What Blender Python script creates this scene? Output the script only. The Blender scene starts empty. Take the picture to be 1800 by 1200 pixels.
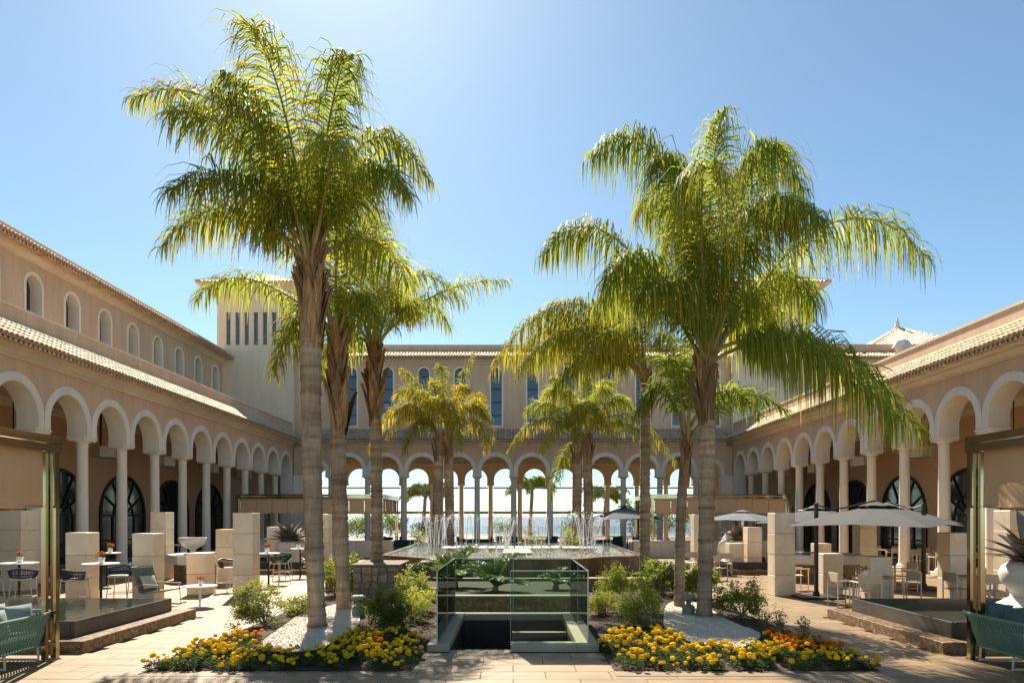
import bpy, math, random
import numpy as np
from mathutils import Vector, Matrix
R = random.Random(11)
sc = bpy.context.scene
COL = sc.collection
PI = math.pi
rad = math.radians

# ------------------------------------------------------------------ camera, sky, sun, exposure
cam_d = bpy.data.cameras.new('camera'); cam = bpy.data.objects.new('camera', cam_d); COL.objects.link(cam)
cam.location = (0, 0, 2.2); cam.rotation_euler = (rad(90), 0, 0)
cam_d.sensor_width = 36; cam_d.sensor_fit = 'HORIZONTAL'; cam_d.lens = 24.56
cam_d.shift_x = -0.0011; cam_d.shift_y = 0.1706
cam_d.clip_start = 0.1; cam_d.clip_end = 60000
sc.camera = cam

SUN_AZ, SUN_EL = rad(-15), rad(46)          # azimuth from +Y towards +X
w = bpy.data.worlds.new('World'); sc.world = w; w.use_nodes = True
nt = w.node_tree; nt.nodes.clear()
wo = nt.nodes.new('ShaderNodeOutputWorld'); bg = nt.nodes.new('ShaderNodeBackground'); sky = nt.nodes.new('ShaderNodeTexSky')
sky.sky_type = 'NISHITA'; sky.sun_disc = False; sky.sun_elevation = SUN_EL; sky.sun_rotation = SUN_AZ
sky.altitude = 20; sky.air_density = 0.68; sky.dust_density = 0.27; sky.ozone_density = 1.2
bg.inputs['Strength'].default_value = 0.050
tint = nt.nodes.new('ShaderNodeMixRGB'); tint.blend_type = 'MULTIPLY'; tint.inputs[0].default_value = 1; tint.inputs[2].default_value = (.86,.97,.88,1)   # camera white balance on the whole sky
nt.links.new(sky.outputs[0], tint.inputs[1]); nt.links.new(tint.outputs[0], bg.inputs[0]); nt.links.new(bg.outputs[0], wo.inputs[0])
sun_d = bpy.data.lights.new('sun', 'SUN'); sun = bpy.data.objects.new('sun', sun_d); COL.objects.link(sun)
sun_d.energy = 2.7; sun_d.angle = rad(0.5); sun_d.color = (1.0, 0.88, 0.72)
sdir = Vector((math.sin(SUN_AZ) * math.cos(SUN_EL), math.cos(SUN_AZ) * math.cos(SUN_EL), math.sin(SUN_EL)))
sun.rotation_euler = sdir.to_track_quat('Z', 'Y').to_euler(); sun.location = (-10, 40, 60)
vs = sc.view_settings
vs.view_transform = 'Standard'; vs.look = 'None'; vs.gamma = 1; vs.use_curve_mapping = False
vs.exposure = 2.03
sc.cycles.use_denoising = True
sc.cycles.max_bounces = 8; sc.cycles.diffuse_bounces = 6; sc.cycles.glossy_bounces = 3
sc.cycles.transmission_bounces = 6; sc.cycles.transparent_max_bounces = 16
sc.cycles.caustics_reflective = False; sc.cycles.caustics_refractive = False

# ------------------------------------------------------------------ mesh helpers
class MB:
    def __init__(s): s.v = []; s.f = []; s.m = []
    def add(s, vs_, fs, mi=0):
        o = len(s.v); s.v.extend(vs_)
        for q in fs: s.f.append(tuple(i + o for i in q)); s.m.append(mi)
        return s
    def box(s, x0, x1, y0, y1, z0, z1, mi=0):
        x0, x1 = min(x0, x1), max(x0, x1); y0, y1 = min(y0, y1), max(y0, y1); z0, z1 = min(z0, z1), max(z0, z1)
        return s.add([(x0,y0,z0),(x1,y0,z0),(x1,y1,z0),(x0,y1,z0),(x0,y0,z1),(x1,y0,z1),(x1,y1,z1),(x0,y1,z1)],
              [(3,2,1,0),(4,5,6,7),(0,1,5,4),(1,2,6,5),(2,3,7,6),(3,0,4,7)], mi)
    def cbox(s, x0, x1, y0, y1, z0, z1, c=.01, mi=0):
        """box with chamfered vertical and horizontal edges"""
        x0, x1 = min(x0, x1), max(x0, x1); y0, y1 = min(y0, y1), max(y0, y1)
        def ring(i, z): return [(x0+i+c,y0+i,z),(x1-i-c,y0+i,z),(x1-i,y0+i+c,z),(x1-i,y1-i-c,z),(x1-i-c,y1-i,z),(x0+i+c,y1-i,z),(x0+i,y1-i-c,z),(x0+i,y0+i+c,z)]
        rs = ring(c, z0) + ring(0, z0 + c) + ring(0, z1 - c) + ring(c, z1)
        fs = [tuple(range(7, -1, -1)), tuple(range(24, 32))]
        for k in range(3):
            for i in range(8):
                j = (i + 1) % 8; fs.append((k*8+i, k*8+j, k*8+8+j, k*8+8+i))
        return s.add(rs, fs, mi)
    def tube(s, pts, rr, n=6, mi=0, cap=True):
        pts = [Vector(p) for p in pts]; N = len(pts)
        if not hasattr(rr, '__len__'): rr = [rr] * N
        vs_ = []; a = None
        for i, p in enumerate(pts):
            t = (pts[min(i+1, N-1)] - pts[max(i-1, 0)])
            t = t.normalized() if t.length > 1e-9 else Vector((0,0,1))
            if a is None: a = t.orthogonal().normalized()
            a = a - t * a.dot(t)
            a = a.normalized() if a.length > 1e-6 else t.orthogonal().normalized()
            b = t.cross(a)
            for k in range(n):
                th = 2*PI*k/n; vs_.append(tuple(p + (a*math.cos(th) + b*math.sin(th)) * rr[i]))
        fs = []
        for i in range(N-1):
            for k in range(n):
                k2 = (k+1) % n; fs.append((i*n+k, i*n+k2, i*n+n+k2, i*n+n+k))
        if cap: fs += [tuple(range(n-1, -1, -1)), tuple(range((N-1)*n, N*n))]
        return s.add(vs_, fs, mi)
    def lathe(s, prof, n=20, c=(0,0,0), mi=0, sx=1, sy=1, ph=0):
        vs_ = []; N = len(prof)
        for r, z in prof:
            for k in range(n):
                th = 2*PI*k/n + ph; vs_.append((c[0]+r*math.cos(th)*sx, c[1]+r*math.sin(th)*sy, c[2]+z))
        fs = [(i*n+k, i*n+(k+1)%n, i*n+n+(k+1)%n, i*n+n+k) for i in range(N-1) for k in range(n)]
        fs += [tuple(range(n-1, -1, -1)), tuple(range((N-1)*n, N*n))]
        return s.add(vs_, fs, mi)
    def prism(s, poly, z0, z1, mi=0):
        n = len(poly)
        a = sum(poly[i][0]*poly[(i+1)%n][1]-poly[(i+1)%n][0]*poly[i][1] for i in range(n))
        if a < 0: poly = poly[::-1]
        return s.add([(x,y,z0) for x,y in poly] + [(x,y,z1) for x,y in poly],
              [tuple(range(n-1,-1,-1)), tuple(range(n,2*n))] + [(i,(i+1)%n,n+(i+1)%n,n+i) for i in range(n)], mi)
    def mesh(s, name, mats, smooth=False):
        me = bpy.data.meshes.new(name); me.from_pydata(s.v, [], s.f)
        for m in (mats if isinstance(mats, (list, tuple)) else [mats]): me.materials.append(m)
        if any(s.m): me.polygons.foreach_set('material_index', s.m)
        if smooth: me.polygons.foreach_set('use_smooth', [True]*len(s.f))
        me.update(); return me
    def obj(s, name, mats, parent=None, smooth=False, loc=None):
        return put(name, s.mesh(name, mats, smooth), parent, loc or (0,0,0))
def put(name, me, parent=None, loc=(0,0,0), rot=(0,0,0), scale=(1,1,1)):
    o = bpy.data.objects.new(name, me); COL.objects.link(o)
    o.location = loc; o.rotation_euler = rot; o.scale = scale if hasattr(scale, '__len__') else (scale,)*3
    if parent is not None: o.parent = parent
    return o
def tag(o, label=None, cat=None, group=None, kind=None):
    if label: o['label'] = label
    if cat: o['category'] = cat
    if group: o['group'] = group
    if kind: o['kind'] = kind
    return o
def thing(name, label, cat, loc=(0,0,0), rz=0, group=None):
    o = bpy.data.objects.new(name, None); COL.objects.link(o); o.empty_display_size = .1
    o.location = loc; o.rotation_euler = (0,0,rz)
    return tag(o, label, cat, group)
KIDS = {}
def copy_tree(o, loc=None, rz=None, label=None, group=None, parent=None, scale=None):
    c = o.copy(); COL.objects.link(c)
    if parent is not None: c.parent = parent
    if loc is not None: c.location = loc
    if rz is not None: c.rotation_euler = (0,0,rz)
    if scale is not None: c.scale = (scale,)*3
    if label: c['label'] = label
    if group: c['group'] = group
    for ch in list(o.children): copy_tree(ch, parent=c)
    return c
def struct(o): o['kind'] = 'structure'; return o
def stuff(o): o['kind'] = 'stuff'; return o

# ------------------------------------------------------------------ materials
def newmat(name):
    m = bpy.data.materials.new(name); m.use_nodes = True
    t = m.node_tree; t.nodes.clear()
    return m, t, (lambda k, **kw: mk(t, k, kw)), t.links.new
def mk(t, k, kw):
    n = t.nodes.new('ShaderNode' + k)
    for a, b in kw.items(): setattr(n, a, b)
    return n
def ramp(n, stops):
    cr = n.color_ramp
    while len(cr.elements) > 1: cr.elements.remove(cr.elements[-1])
    for i, (p, c) in enumerate(stops):
        e = cr.elements[0] if i == 0 else cr.elements.new(p)
        e.position = p; e.color = (*c, 1) if len(c) == 3 else c
def basecoord(t, N, L, stretch=(1,1,1), rnd=True):
    tc = N('TexCoord'); mp = N('Mapping'); mp.inputs['Scale'].default_value = stretch
    L(tc.outputs['Object'], mp.inputs['Vector'])
    if rnd:
        oi = N('ObjectInfo'); ml = N('Math', operation='MULTIPLY'); ml.inputs[1].default_value = 37.0
        L(oi.outputs['Random'], ml.inputs[0]); cb = N('CombineXYZ')
        for i in range(3): L(ml.outputs[0], cb.inputs[i])
        L(cb.outputs[0], mp.inputs['Location'])
    return mp.outputs[0]
def pbr(name, c1, c2=None, scale=3, rough=.75, bump=0., bscale=60, stretch=(1,1,1), metal=0, spec=.4, rnd=0., detail=6, tone=0., stops=None, dist=.0, rough2=None, brough=.65, c3=None, wash=0.):
    m, t, N, L = newmat(name)
    out = N('OutputMaterial'); b = N('BsdfPrincipled'); L(b.outputs[0], out.inputs[0])
    b.inputs['Roughness'].default_value = rough; b.inputs['Metallic'].default_value = metal
    b.inputs['Specular IOR Level'].default_value = spec
    vec = basecoord(t, N, L, stretch)
    nz = N('TexNoise'); nz.inputs['Scale'].default_value = scale; nz.inputs['Detail'].default_value = detail
    nz.inputs['Roughness'].default_value = brough; nz.inputs['Distortion'].default_value = dist
    L(vec, nz.inputs['Vector'])
    rp = N('ValToRGB'); ramp(rp, stops or [(.3, c1), (.7, c2 or c1)]); L(nz.outputs[0], rp.inputs[0])
    col = rp.outputs[0]
    if c3:                                  # large soft stains
        n2 = N('TexNoise'); n2.inputs['Scale'].default_value = scale*.22; n2.inputs['Detail'].default_value = 3; L(vec, n2.inputs['Vector'])
        r2 = N('ValToRGB'); ramp(r2, [(.42, (0,0,0)), (.68, (1,1,1))]); L(n2.outputs[0], r2.inputs[0])
        mx = N('MixRGB'); L(r2.outputs[0], mx.inputs[0]); L(col, mx.inputs[1]); mx.inputs[2].default_value = (*c3, 1); col = mx.outputs[0]
    if wash:
        v3 = basecoord(t, N, L, (1.6,1.6,.12)); n3 = N('TexNoise'); n3.inputs['Scale'].default_value = 1.5; n3.inputs['Detail'].default_value = 5; n3.inputs['Roughness'].default_value = .7; L(v3, n3.inputs['Vector'])
        r3 = N('ValToRGB'); ramp(r3, [(.38, (1-wash,)*3), (.62, (1,1,1))]); L(n3.outputs[0], r3.inputs[0])
        m3 = N('MixRGB', blend_type='MULTIPLY'); m3.inputs[0].default_value = 1; L(col, m3.inputs[1]); L(r3.outputs[0], m3.inputs[2]); col = m3.outputs[0]
    if rnd or tone:
        oi = N('ObjectInfo'); at = N('Attribute', attribute_name='tone')
        ad = N('Math', operation='ADD'); L(oi.outputs['Random'], ad.inputs[0]); L(at.outputs['Fac'], ad.inputs[1])
        fr = N('Math', operation='FRACT'); L(ad.outputs[0], fr.inputs[0])
        mr = N('MapRange'); mr.inputs['To Min'].default_value = 1-(rnd or tone); mr.inputs['To Max'].default_value = 1+(rnd or tone)*.6
        L(fr.outputs[0], mr.inputs[0])
        hs = N('HueSaturation'); L(mr.outputs[0], hs.inputs['Value']); L(col, hs.inputs['Color']); col = hs.outputs[0]
    L(col, b.inputs['Base Color'])
    if rough2 is not None:
        mr2 = N('MapRange'); mr2.inputs['To Min'].default_value = rough; mr2.inputs['To Max'].default_value = rough2; L(nz.outputs[0], mr2.inputs[0]); L(mr2.outputs[0], b.inputs['Roughness'])
    if bump:
        nb = N('TexNoise'); nb.inputs['Scale'].default_value = bscale; nb.inputs['Detail'].default_value = 4; L(vec, nb.inputs['Vector'])
        bp = N('Bump'); bp.inputs['Strength'].default_value = bump; bp.inputs['Distance'].default_value = .02
        L(nb.outputs[0], bp.inputs['Height']); L(bp.outputs[0], b.inputs['Normal'])
    return m
def leafmat(name, cg, cy, trans=.4, rough=.45, tv=1.9, th=.49, spec=.3):
    """leaf: reflecting + translucent; vertex attribute 'tint' mixes green and yellow leaves"""
    m, t, N, L = newmat(name)
    out = N('OutputMaterial'); b = N('BsdfPrincipled'); tr = N('BsdfTranslucent'); mx = N('MixShader')
    at = N('Attribute', attribute_name='tint'); oi = N('ObjectInfo')
    c = N('MixRGB'); L(at.outputs['Fac'], c.inputs[0]); c.inputs[1].default_value = (*cg, 1); c.inputs[2].default_value = (*cy, 1)
    mr = N('MapRange'); mr.inputs['To Min'].default_value = .8; mr.inputs['To Max'].default_value = 1.2; L(oi.outputs['Random'], mr.inputs[0])
    hs = N('HueSaturation'); L(c.outputs[0], hs.inputs['Color']); L(mr.outputs[0], hs.inputs['Value'])
    L(hs.outputs[0], b.inputs['Base Color'])
    h2 = N('HueSaturation'); h2.inputs['Value'].default_value = tv; h2.inputs['Saturation'].default_value = 1.05; h2.inputs['Hue'].default_value = th
    L(hs.outputs[0], h2.inputs['Color']); L(h2.outputs[0], tr.inputs[0])
    b.inputs['Roughness'].default_value = rough; b.inputs['Specular IOR Level'].default_value = spec
    mx.inputs[0].default_value = trans
    L(b.outputs[0], mx.inputs[1]); L(tr.outputs[0], mx.inputs[2]); L(mx.outputs[0], out.inputs[0])
    return m
def glassmat(name, tint, gloss=1.0, f0=1.45, rough=0.0):
    m, t, N, L = newmat(name)
    out = N('OutputMaterial'); tb = N('BsdfTransparent'); g = N('BsdfGlossy'); mx = N('MixShader'); fr = N('Fresnel')
    tb.inputs[0].default_value = (*tint, 1); g.inputs['Roughness'].default_value = rough; fr.inputs[0].default_value = f0
    g.inputs[0].default_value = (gloss, gloss, gloss, 1)
    L(fr.outputs[0], mx.inputs[0]); L(tb.outputs[0], mx.inputs[1]); L(g.outputs[0], mx.inputs[2]); L(mx.outputs[0], out.inputs[0])
    return m
def watermat(name, c, rough=.04, bs=6, st=.25):
    m, t, N, L = newmat(name)
    out = N('OutputMaterial'); b = N('BsdfPrincipled'); L(b.outputs[0], out.inputs[0])
    b.inputs['Base Color'].default_value = (*c, 1); b.inputs['Roughness'].default_value = rough; b.inputs['IOR'].default_value = 1.33
    vec = basecoord(t, N, L); nz = N('TexNoise'); nz.inputs['Scale'].default_value = bs; nz.inputs['Detail'].default_value = 3; L(vec, nz.inputs[0])
    bp = N('Bump'); bp.inputs['Strength'].default_value = st; bp.inputs['Distance'].default_value = .03; L(nz.outputs[0], bp.inputs['Height']); L(bp.outputs[0], b.inputs['Normal'])
    return m
def marble(name, c1, c2, cv, rough=.35, scale=1.1, rnd=.1, vein=.35):
    m, t, N, L = newmat(name)
    out = N('OutputMaterial'); b = N('BsdfPrincipled'); L(b.outputs[0], out.inputs[0]); b.inputs['Roughness'].default_value = rough
    vec = basecoord(t, N, L)
    n1 = N('TexNoise'); n1.inputs['Scale'].default_value = scale; n1.inputs['Detail'].default_value = 5; n1.inputs['Distortion'].default_value = .8; L(vec, n1.inputs[0])
    r1 = N('ValToRGB'); ramp(r1, [(.3, c1), (.7, c2)]); L(n1.outputs[0], r1.inputs[0])
    n2 = N('TexNoise'); n2.inputs['Scale'].default_value = scale*.9; n2.inputs['Detail'].default_value = 4; n2.inputs['Distortion'].default_value = .9; L(vec, n2.inputs[0])
    r2 = N('ValToRGB'); ramp(r2, [(.485, (0,0,0)), (.5, (vein,)*3), (.515, (0,0,0))]); L(n2.outputs[0], r2.inputs[0])
    mx = N('MixRGB'); L(r2.outputs[0], mx.inputs[0]); L(r1.outputs[0], mx.inputs[1]); mx.inputs[2].default_value = (*cv, 1)
    oi = N('ObjectInfo'); mr = N('MapRange'); mr.inputs['To Min'].default_value = 1-rnd; mr.inputs['To Max'].default_value = 1+rnd*.5; L(oi.outputs['Random'], mr.inputs[0])
    hs = N('HueSaturation'); L(mx.outputs[0], hs.inputs['Color']); L(mr.outputs[0], hs.inputs['Value']); L(hs.outputs[0], b.inputs['Base Color'])
    return m
def barkmat(name, c1, c2, c3):
    m, t, N, L = newmat(name)
    out = N('OutputMaterial'); b = N('BsdfPrincipled'); L(b.outputs[0], out.inputs[0]); b.inputs['Roughness'].default_value = .9; b.inputs['Specular IOR Level'].default_value = .2
    vec = basecoord(t, N, L, (.8, .8, 7.5)); n1 = N('TexNoise'); n1.inputs['Scale'].default_value = 1.0; n1.inputs['Detail'].default_value = 4; n1.inputs['Roughness'].default_value = .6; L(vec, n1.inputs[0])
    r1 = N('ValToRGB'); ramp(r1, [(.25, c1), (.5, c2), (.75, c3)]); L(n1.outputs[0], r1.inputs[0])
    v2 = basecoord(t, N, L, (14, 14, 2)); n2 = N('TexNoise'); n2.inputs['Scale'].default_value = 1.4; n2.inputs['Detail'].default_value = 5; L(v2, n2.inputs[0])
    r2 = N('ValToRGB'); ramp(r2, [(.3, (.62,)*3), (.6, (1,)*3)]); L(n2.outputs[0], r2.inputs[0])
    mx = N('MixRGB', blend_type='MULTIPLY'); mx.inputs[0].default_value = .7; L(r1.outputs[0], mx.inputs[1]); L(r2.outputs[0], mx.inputs[2]); v4 = basecoord(t, N, L, (1.2,1.2,.7)); n4 = N('TexNoise'); n4.inputs['Scale'].default_value = 1.3; n4.inputs['Detail'].default_value = 5; L(v4, n4.inputs[0])
    r4 = N('ValToRGB'); ramp(r4, [(.35, (.66,.60,.55)), (.65, (1.12,1.08,1.02))]); L(n4.outputs[0], r4.inputs[0])
    mx4 = N('MixRGB', blend_type='MULTIPLY'); mx4.inputs[0].default_value = 1; L(mx.outputs[0], mx4.inputs[1]); L(r4.outputs[0], mx4.inputs[2])
    ra = N('Attribute', attribute_name='scar'); mx5 = N('MixRGB', blend_type='MIX'); L(ra.outputs['Fac'], mx5.inputs[0]); L(mx4.outputs[0], mx5.inputs[1]); mx5.inputs[2].default_value = (.13,.085,.055,1); L(mx5.outputs[0], b.inputs['Base Color'])
    bp = N('Bump'); bp.inputs['Strength'].default_value = .7; bp.inputs['Distance'].default_value = .03; L(n1.outputs[0], bp.inputs['Height'])
    bp2 = N('Bump'); bp2.inputs['Strength'].default_value = .4; bp2.inputs['Distance'].default_value = .02; L(n2.outputs[0], bp2.inputs['Height']); L(bp.outputs[0], bp2.inputs['Normal']); L(bp2.outputs[0], b.inputs['Normal'])
    return m
M = {}
M['stucco'] = pbr('stucco', (.69,.485,.325), (.74,.525,.355), 1.3, .9, .25, 90, rnd=.03, c3=(.65,.45,.30), wash=.14)
M['cream'] = pbr('cream_plaster', (.76,.66,.52), (.80,.70,.56), 1.6, .85, .15, 80, c3=(.70,.60,.47), wash=.12)
M['trim'] = pbr('trim_white', (.85,.765,.64), (.88,.80,.68), 2.5, .7, .12, 60, rnd=.05, wash=.10)
M['tower'] = pbr('tower_plaster', (.78,.64,.48), (.82,.68,.52), .8, .9, .15, 90, wash=.08)
M['tile'] = pbr('roof_tile', (.66,.50,.34), (.78,.63,.45), 5, .8, .2, 40, rnd=.22)
M['tilepan'] = pbr('roof_pan', (.40,.28,.19), (.48,.34,.23), 5, .9)
M['pave'] = pbr('travertine', (.17,.112,.056), (.34,.242,.138), 2.0, .42, .12, 30, (1,6,1), rnd=.16, detail=9, rough2=.62, c3=(.30,.205,.105))
M['pavegrey'] = pbr('travertine_grey', (.24,.18,.115), (.31,.235,.155), 2.0, .45, .12, 30, (1,4,1), rnd=.08, detail=8)
M['marble'] = marble('cream_marble', (.88,.77,.60), (.77,.61,.42), (.58,.37,.20), .42)
M['wmarble'] = marble('white_marble', (.78,.74,.69), (.66,.62,.58), (.50,.42,.34), .35)
M['granite'] = pbr('brown_granite', (.12,.07,.04), (.42,.29,.18), 11, .4, .2, 40, detail=9, brough=.75, stops=[(.36,(.055,.03,.016)),(.5,(.19,.115,.06)),(.57,(.26,.165,.09)),(.64,(.55,.43,.29))])
M['basalt'] = pbr('dark_basalt', (.028,.026,.024), (.07,.062,.055), 4, .25, .1, 20, stretch=(1,1,.5), c3=(.10,.085,.07))
M['mulch'] = pbr('mulch', (.035,.022,.014), (.11,.075,.05), 30, .95, 1.0, 45, detail=9)
M['gravel'] = pbr('white_gravel', (.60,.52,.41), (.74,.66,.54), 60, .85, .6, 90, rnd=.1)
M['pebble'] = pbr('pebble', (.66,.58,.47), (.80,.72,.60), 8, .7, rnd=.25)
M['stone'] = pbr('rubble_stone', (.20,.155,.115), (.36,.29,.22), 7, .9, .5, 30, rnd=.3)
M['bark'] = barkmat('palm_bark', (.24,.17,.115), (.43,.325,.23), (.54,.43,.32))
M['boot'] = pbr('leaf_base_husk', (.15,.07,.03), (.50,.31,.16), 7, .9, .8, 30, (6,6,.5), rnd=.45)
M['frond'] = leafmat('palm_leaf', (.135,.195,.034), (.50,.38,.05), .56, .55, 2.0, .49, .08)
M['rachis'] = pbr('rachis', (.28,.26,.10), (.36,.33,.15), 6, .6)
M['shrub'] = leafmat('shrub_leaf', (.085,.135,.025), (.32,.33,.055), .42, .55)
M['cycad'] = leafmat('cycad_leaf', (.05,.11,.018), (.20,.26,.03), .3, .4)
M['mari'] = leafmat('marigold_leaf', (.035,.075,.018), (.10,.13,.03), .25, .6)
M['yellow'] = leafmat('marigold_yellow', (.80,.56,.012), (.80,.56,.012), .35, .8, 1.05, .5, .1)
M['orange'] = leafmat('marigold_orange', (.80,.22,.008), (.80,.22,.008), .35, .8, 1.05, .5, .1)
M['red'] = pbr('red_petals', (.55,.03,.02), (.72,.10,.05), 40, .7)
M['glassgreen'] = glassmat('green_glass', (.82,.935,.89), .5, 1.35)
M['glassclear'] = glassmat('clear_glass', (.93,.96,.96), .9, 1.4)
M['glasshall'] = glassmat('hall_glass', (.84,.87,.89), .5, 1.3)
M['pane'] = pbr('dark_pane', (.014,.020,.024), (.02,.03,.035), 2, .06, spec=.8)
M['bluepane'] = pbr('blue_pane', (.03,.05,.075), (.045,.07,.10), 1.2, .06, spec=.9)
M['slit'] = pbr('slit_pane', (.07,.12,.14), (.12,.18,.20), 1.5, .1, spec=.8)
M['iron'] = pbr('dark_frame', (.018,.018,.018), (.03,.03,.028), 4, .5)
M['brass'] = pbr('mirror_bronze', (.36,.29,.19), (.46,.38,.26), 2, .12, metal=1)
M['canvas'] = pbr('tan_canvas', (.62,.39,.22), (.68,.44,.255), 3, .9, .3, 35)
M['umbrella'] = pbr('grey_canvas', (.062,.066,.069), (.076,.08,.083), 2, .85, .15, 40)
M['darkcanvas'] = pbr('charcoal_canvas', (.10,.12,.14), (.14,.16,.18), 2, .85, .1, 40)
M['rope'] = pbr('green_rope', (.13,.225,.17), (.19,.30,.23), 20, .8, .3, 120)
M['navy'] = pbr('navy_rope', (.012,.022,.045), (.03,.045,.08), 20, .8)
M['forest'] = pbr('forest_rope', (.012,.045,.035), (.025,.07,.055), 20, .8)
M['cushion'] = pbr('sage_cushion', (.24,.31,.29), (.30,.37,.345), 8, .95, .3, 60)
M['teal'] = pbr('teal_cushion', (.075,.125,.125), (.11,.165,.165), 8, .95, .3, 60)
M['pale'] = pbr('pale_cushion', (.48,.45,.40), (.56,.53,.47), 8, .95, .2, 60)
M['beige'] = pbr('beige_metal', (.62,.54,.43), (.68,.60,.49), 5, .5)
M['sling'] = pbr('beige_sling', (.50,.42,.32), (.56,.48,.37), 9, .9, .2, 80)
M['wood'] = pbr('teak', (.36,.20,.09), (.50,.31,.16), 5, .6, .2, 30, (8,1,8))
M['whitetop'] = pbr('white_top', (.78,.74,.68), (.83,.80,.74), 3, .35)
M['whitepot'] = pbr('white_pot', (.76,.74,.70), (.82,.80,.76), 3, .5)
M['resin'] = pbr('white_resin', (.66,.61,.55), (.74,.69,.63), 2, .55)
M['agave'] = pbr('metal_leaf', (.20,.17,.135), (.34,.30,.25), 3, .35, metal=.55, spec=.6)
M['bollard'] = pbr('sage_metal', (.19,.23,.17), (.25,.29,.22), 5, .6)
M['alabaster'] = pbr('alabaster', (.52,.47,.40), (.66,.61,.54), 6, .6, dist=1)
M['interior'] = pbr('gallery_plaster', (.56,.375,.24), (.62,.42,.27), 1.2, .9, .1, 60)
M['deckwood'] = pbr('pale_deck', (.55,.47,.37), (.66,.58,.47), 6, .7, rnd=.2)
M['water'] = watermat('pool_water', (.035,.04,.03), .03, 7, .12)
M['fwater'] = watermat('fountain_water', (.16,.15,.12), .06, 14, .5)
M['sea'] = watermat('sea_water', (.10,.15,.19), .4, .2, .4)
M['spray'] = pbr('spray', (.85,.87,.90), (.9,.92,.95), 5, .25)
M['wetstone'] = pbr('wet_brown_stone', (.05,.028,.014), (.17,.10,.05), 3, .22, .15, 14, (3,3,.7), c3=(.24,.15,.08))
M['stairstone'] = pbr('stair_stone', (.16,.10,.065), (.26,.17,.11), 3, .5, .1, 20, (1,1,6))
M['black'] = pbr('black_metal', (.015,.015,.015), (.025,.025,.025), 5, .45)
M['steel'] = pbr('edging_steel', (.06,.05,.04), (.10,.08,.06), 5, .6, metal=.6)
# ------------------------------------------------------------------ ground, sea
W, D, BAY = 15.55, 49.4, 2.6                 # half width of the court, depth of the rear arcade, arch spacing
HX, HY0, HY1 = 1.07, 11.72, 14.95            # stairwell opening
b = MB()
for x0, x1, y0, y1 in ((-60,-HX,-14,84),(HX,60,-14,84),(-HX,HX,-14,HY0),(-HX,HX,HY1,84)):
    b.add([(x0,y0,-.03),(x1,y0,-.03),(x1,y1,-.03),(x0,y1,-.03)], [(0,1,2,3)])
m, t, N, L = newmat('travertine_far')
out = N('OutputMaterial'); bs = N('BsdfPrincipled'); L(bs.outputs[0], out.inputs[0]); bs.inputs['Roughness'].default_value = .5
tc = N('TexCoord'); br = N('TexBrick'); L(tc.outputs['Object'], br.inputs['Vector']); br.inputs['Scale'].default_value = 1
br.inputs['Brick Width'].default_value = .9; br.inputs['Row Height'].default_value = .45; br.inputs['Mortar Size'].default_value = .006
br.inputs['Color1'].default_value = (.29,.20,.105,1); br.inputs['Color2'].default_value = (.33,.23,.125,1); br.inputs['Mortar'].default_value = (.17,.115,.065,1)
L(br.outputs[0], bs.inputs['Base Color'])
plaza = struct(b.obj('plaza_pavement', m))
b = MB(); b.add([(-30000,84,-32),(30000,84,-32),(30000,50000,-32),(-30000,50000,-32)], [(0,1,2,3)])
struct(b.obj('sea_water', M['sea']))
b = MB(); b.box(-60,60,84,90,-32,-.03)
struct(b.obj('terrace_ground', M['pavegrey']))

# paving slabs: the 300 nearest in view are single pieces, the rest one mesh
BEDX0, BEDX1, BEDY0, BEDY1 = 1.44, 5.22, 9.92, 20.0
def covered(x, y):
    ax = abs(x)
    if BEDX0 < ax < BEDX1 and BEDY0 < y < BEDY1: return True
    if ax < 1.5 and 11.35 < y < 20.0: return True
    if ax < 5.4 and 20.2 < y < 36: return True
    if 7.0 < ax < 11.6 and 11.25 < y < 15.2: return True
    return ax > 15.2
TW, TH = .9, .45
tl = []
j = 0; y = 7.2
while y < 37:
    x = -15.3 + (.45 if j % 2 else 0)
    while x < 15.3:
        cx_, cy_ = x + TW/2, y + TH/2
        if not covered(cx_, cy_):
            vis = cy_ > 9.1 and abs(cx_) < cy_*.735 + .5
            tl.append((0 if vis else 1, cy_ if vis else cy_+50, cx_, cy_))
        x += TW
    y += TH; j += 1
tl.sort()
b = MB(); b.cbox(-TW/2+.003, TW/2-.003, -TH/2+.003, TH/2-.003, -.03, 0, .004); slab_me = b.mesh('paving_slab', M['pave'])
for q, d_, x, y in tl[:300]:
    put('paving_slab', slab_me, plaza, (x, y, R.uniform(-.0012,.0012)))
b = MB(); tones = []
for q, d_, x, y in tl[300:]:
    z = R.uniform(-.0012,.0012); x0, x1, y0, y1 = x-TW/2+.003, x+TW/2-.003, y-TH/2+.003, y+TH/2-.003
    b.add([(x0,y0,-.03),(x1,y0,-.03),(x1,y1,-.03),(x0,y1,-.03),(x0+.003,y0+.003,z),(x1-.003,y0+.003,z),(x1-.003,y1-.003,z),(x0+.003,y1-.003,z)],
          [(4,5,6,7),(0,1,5,4),(1,2,6,5),(2,3,7,6),(3,0,4,7)]); tones += [R.random()]*8
me = b.mesh('paving_slabs', M['pave']); a = me.attributes.new('tone', 'FLOAT', 'POINT'); a.data.foreach_set('value', tones)
stuff(put('paving_slabs', me, plaza))

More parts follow.
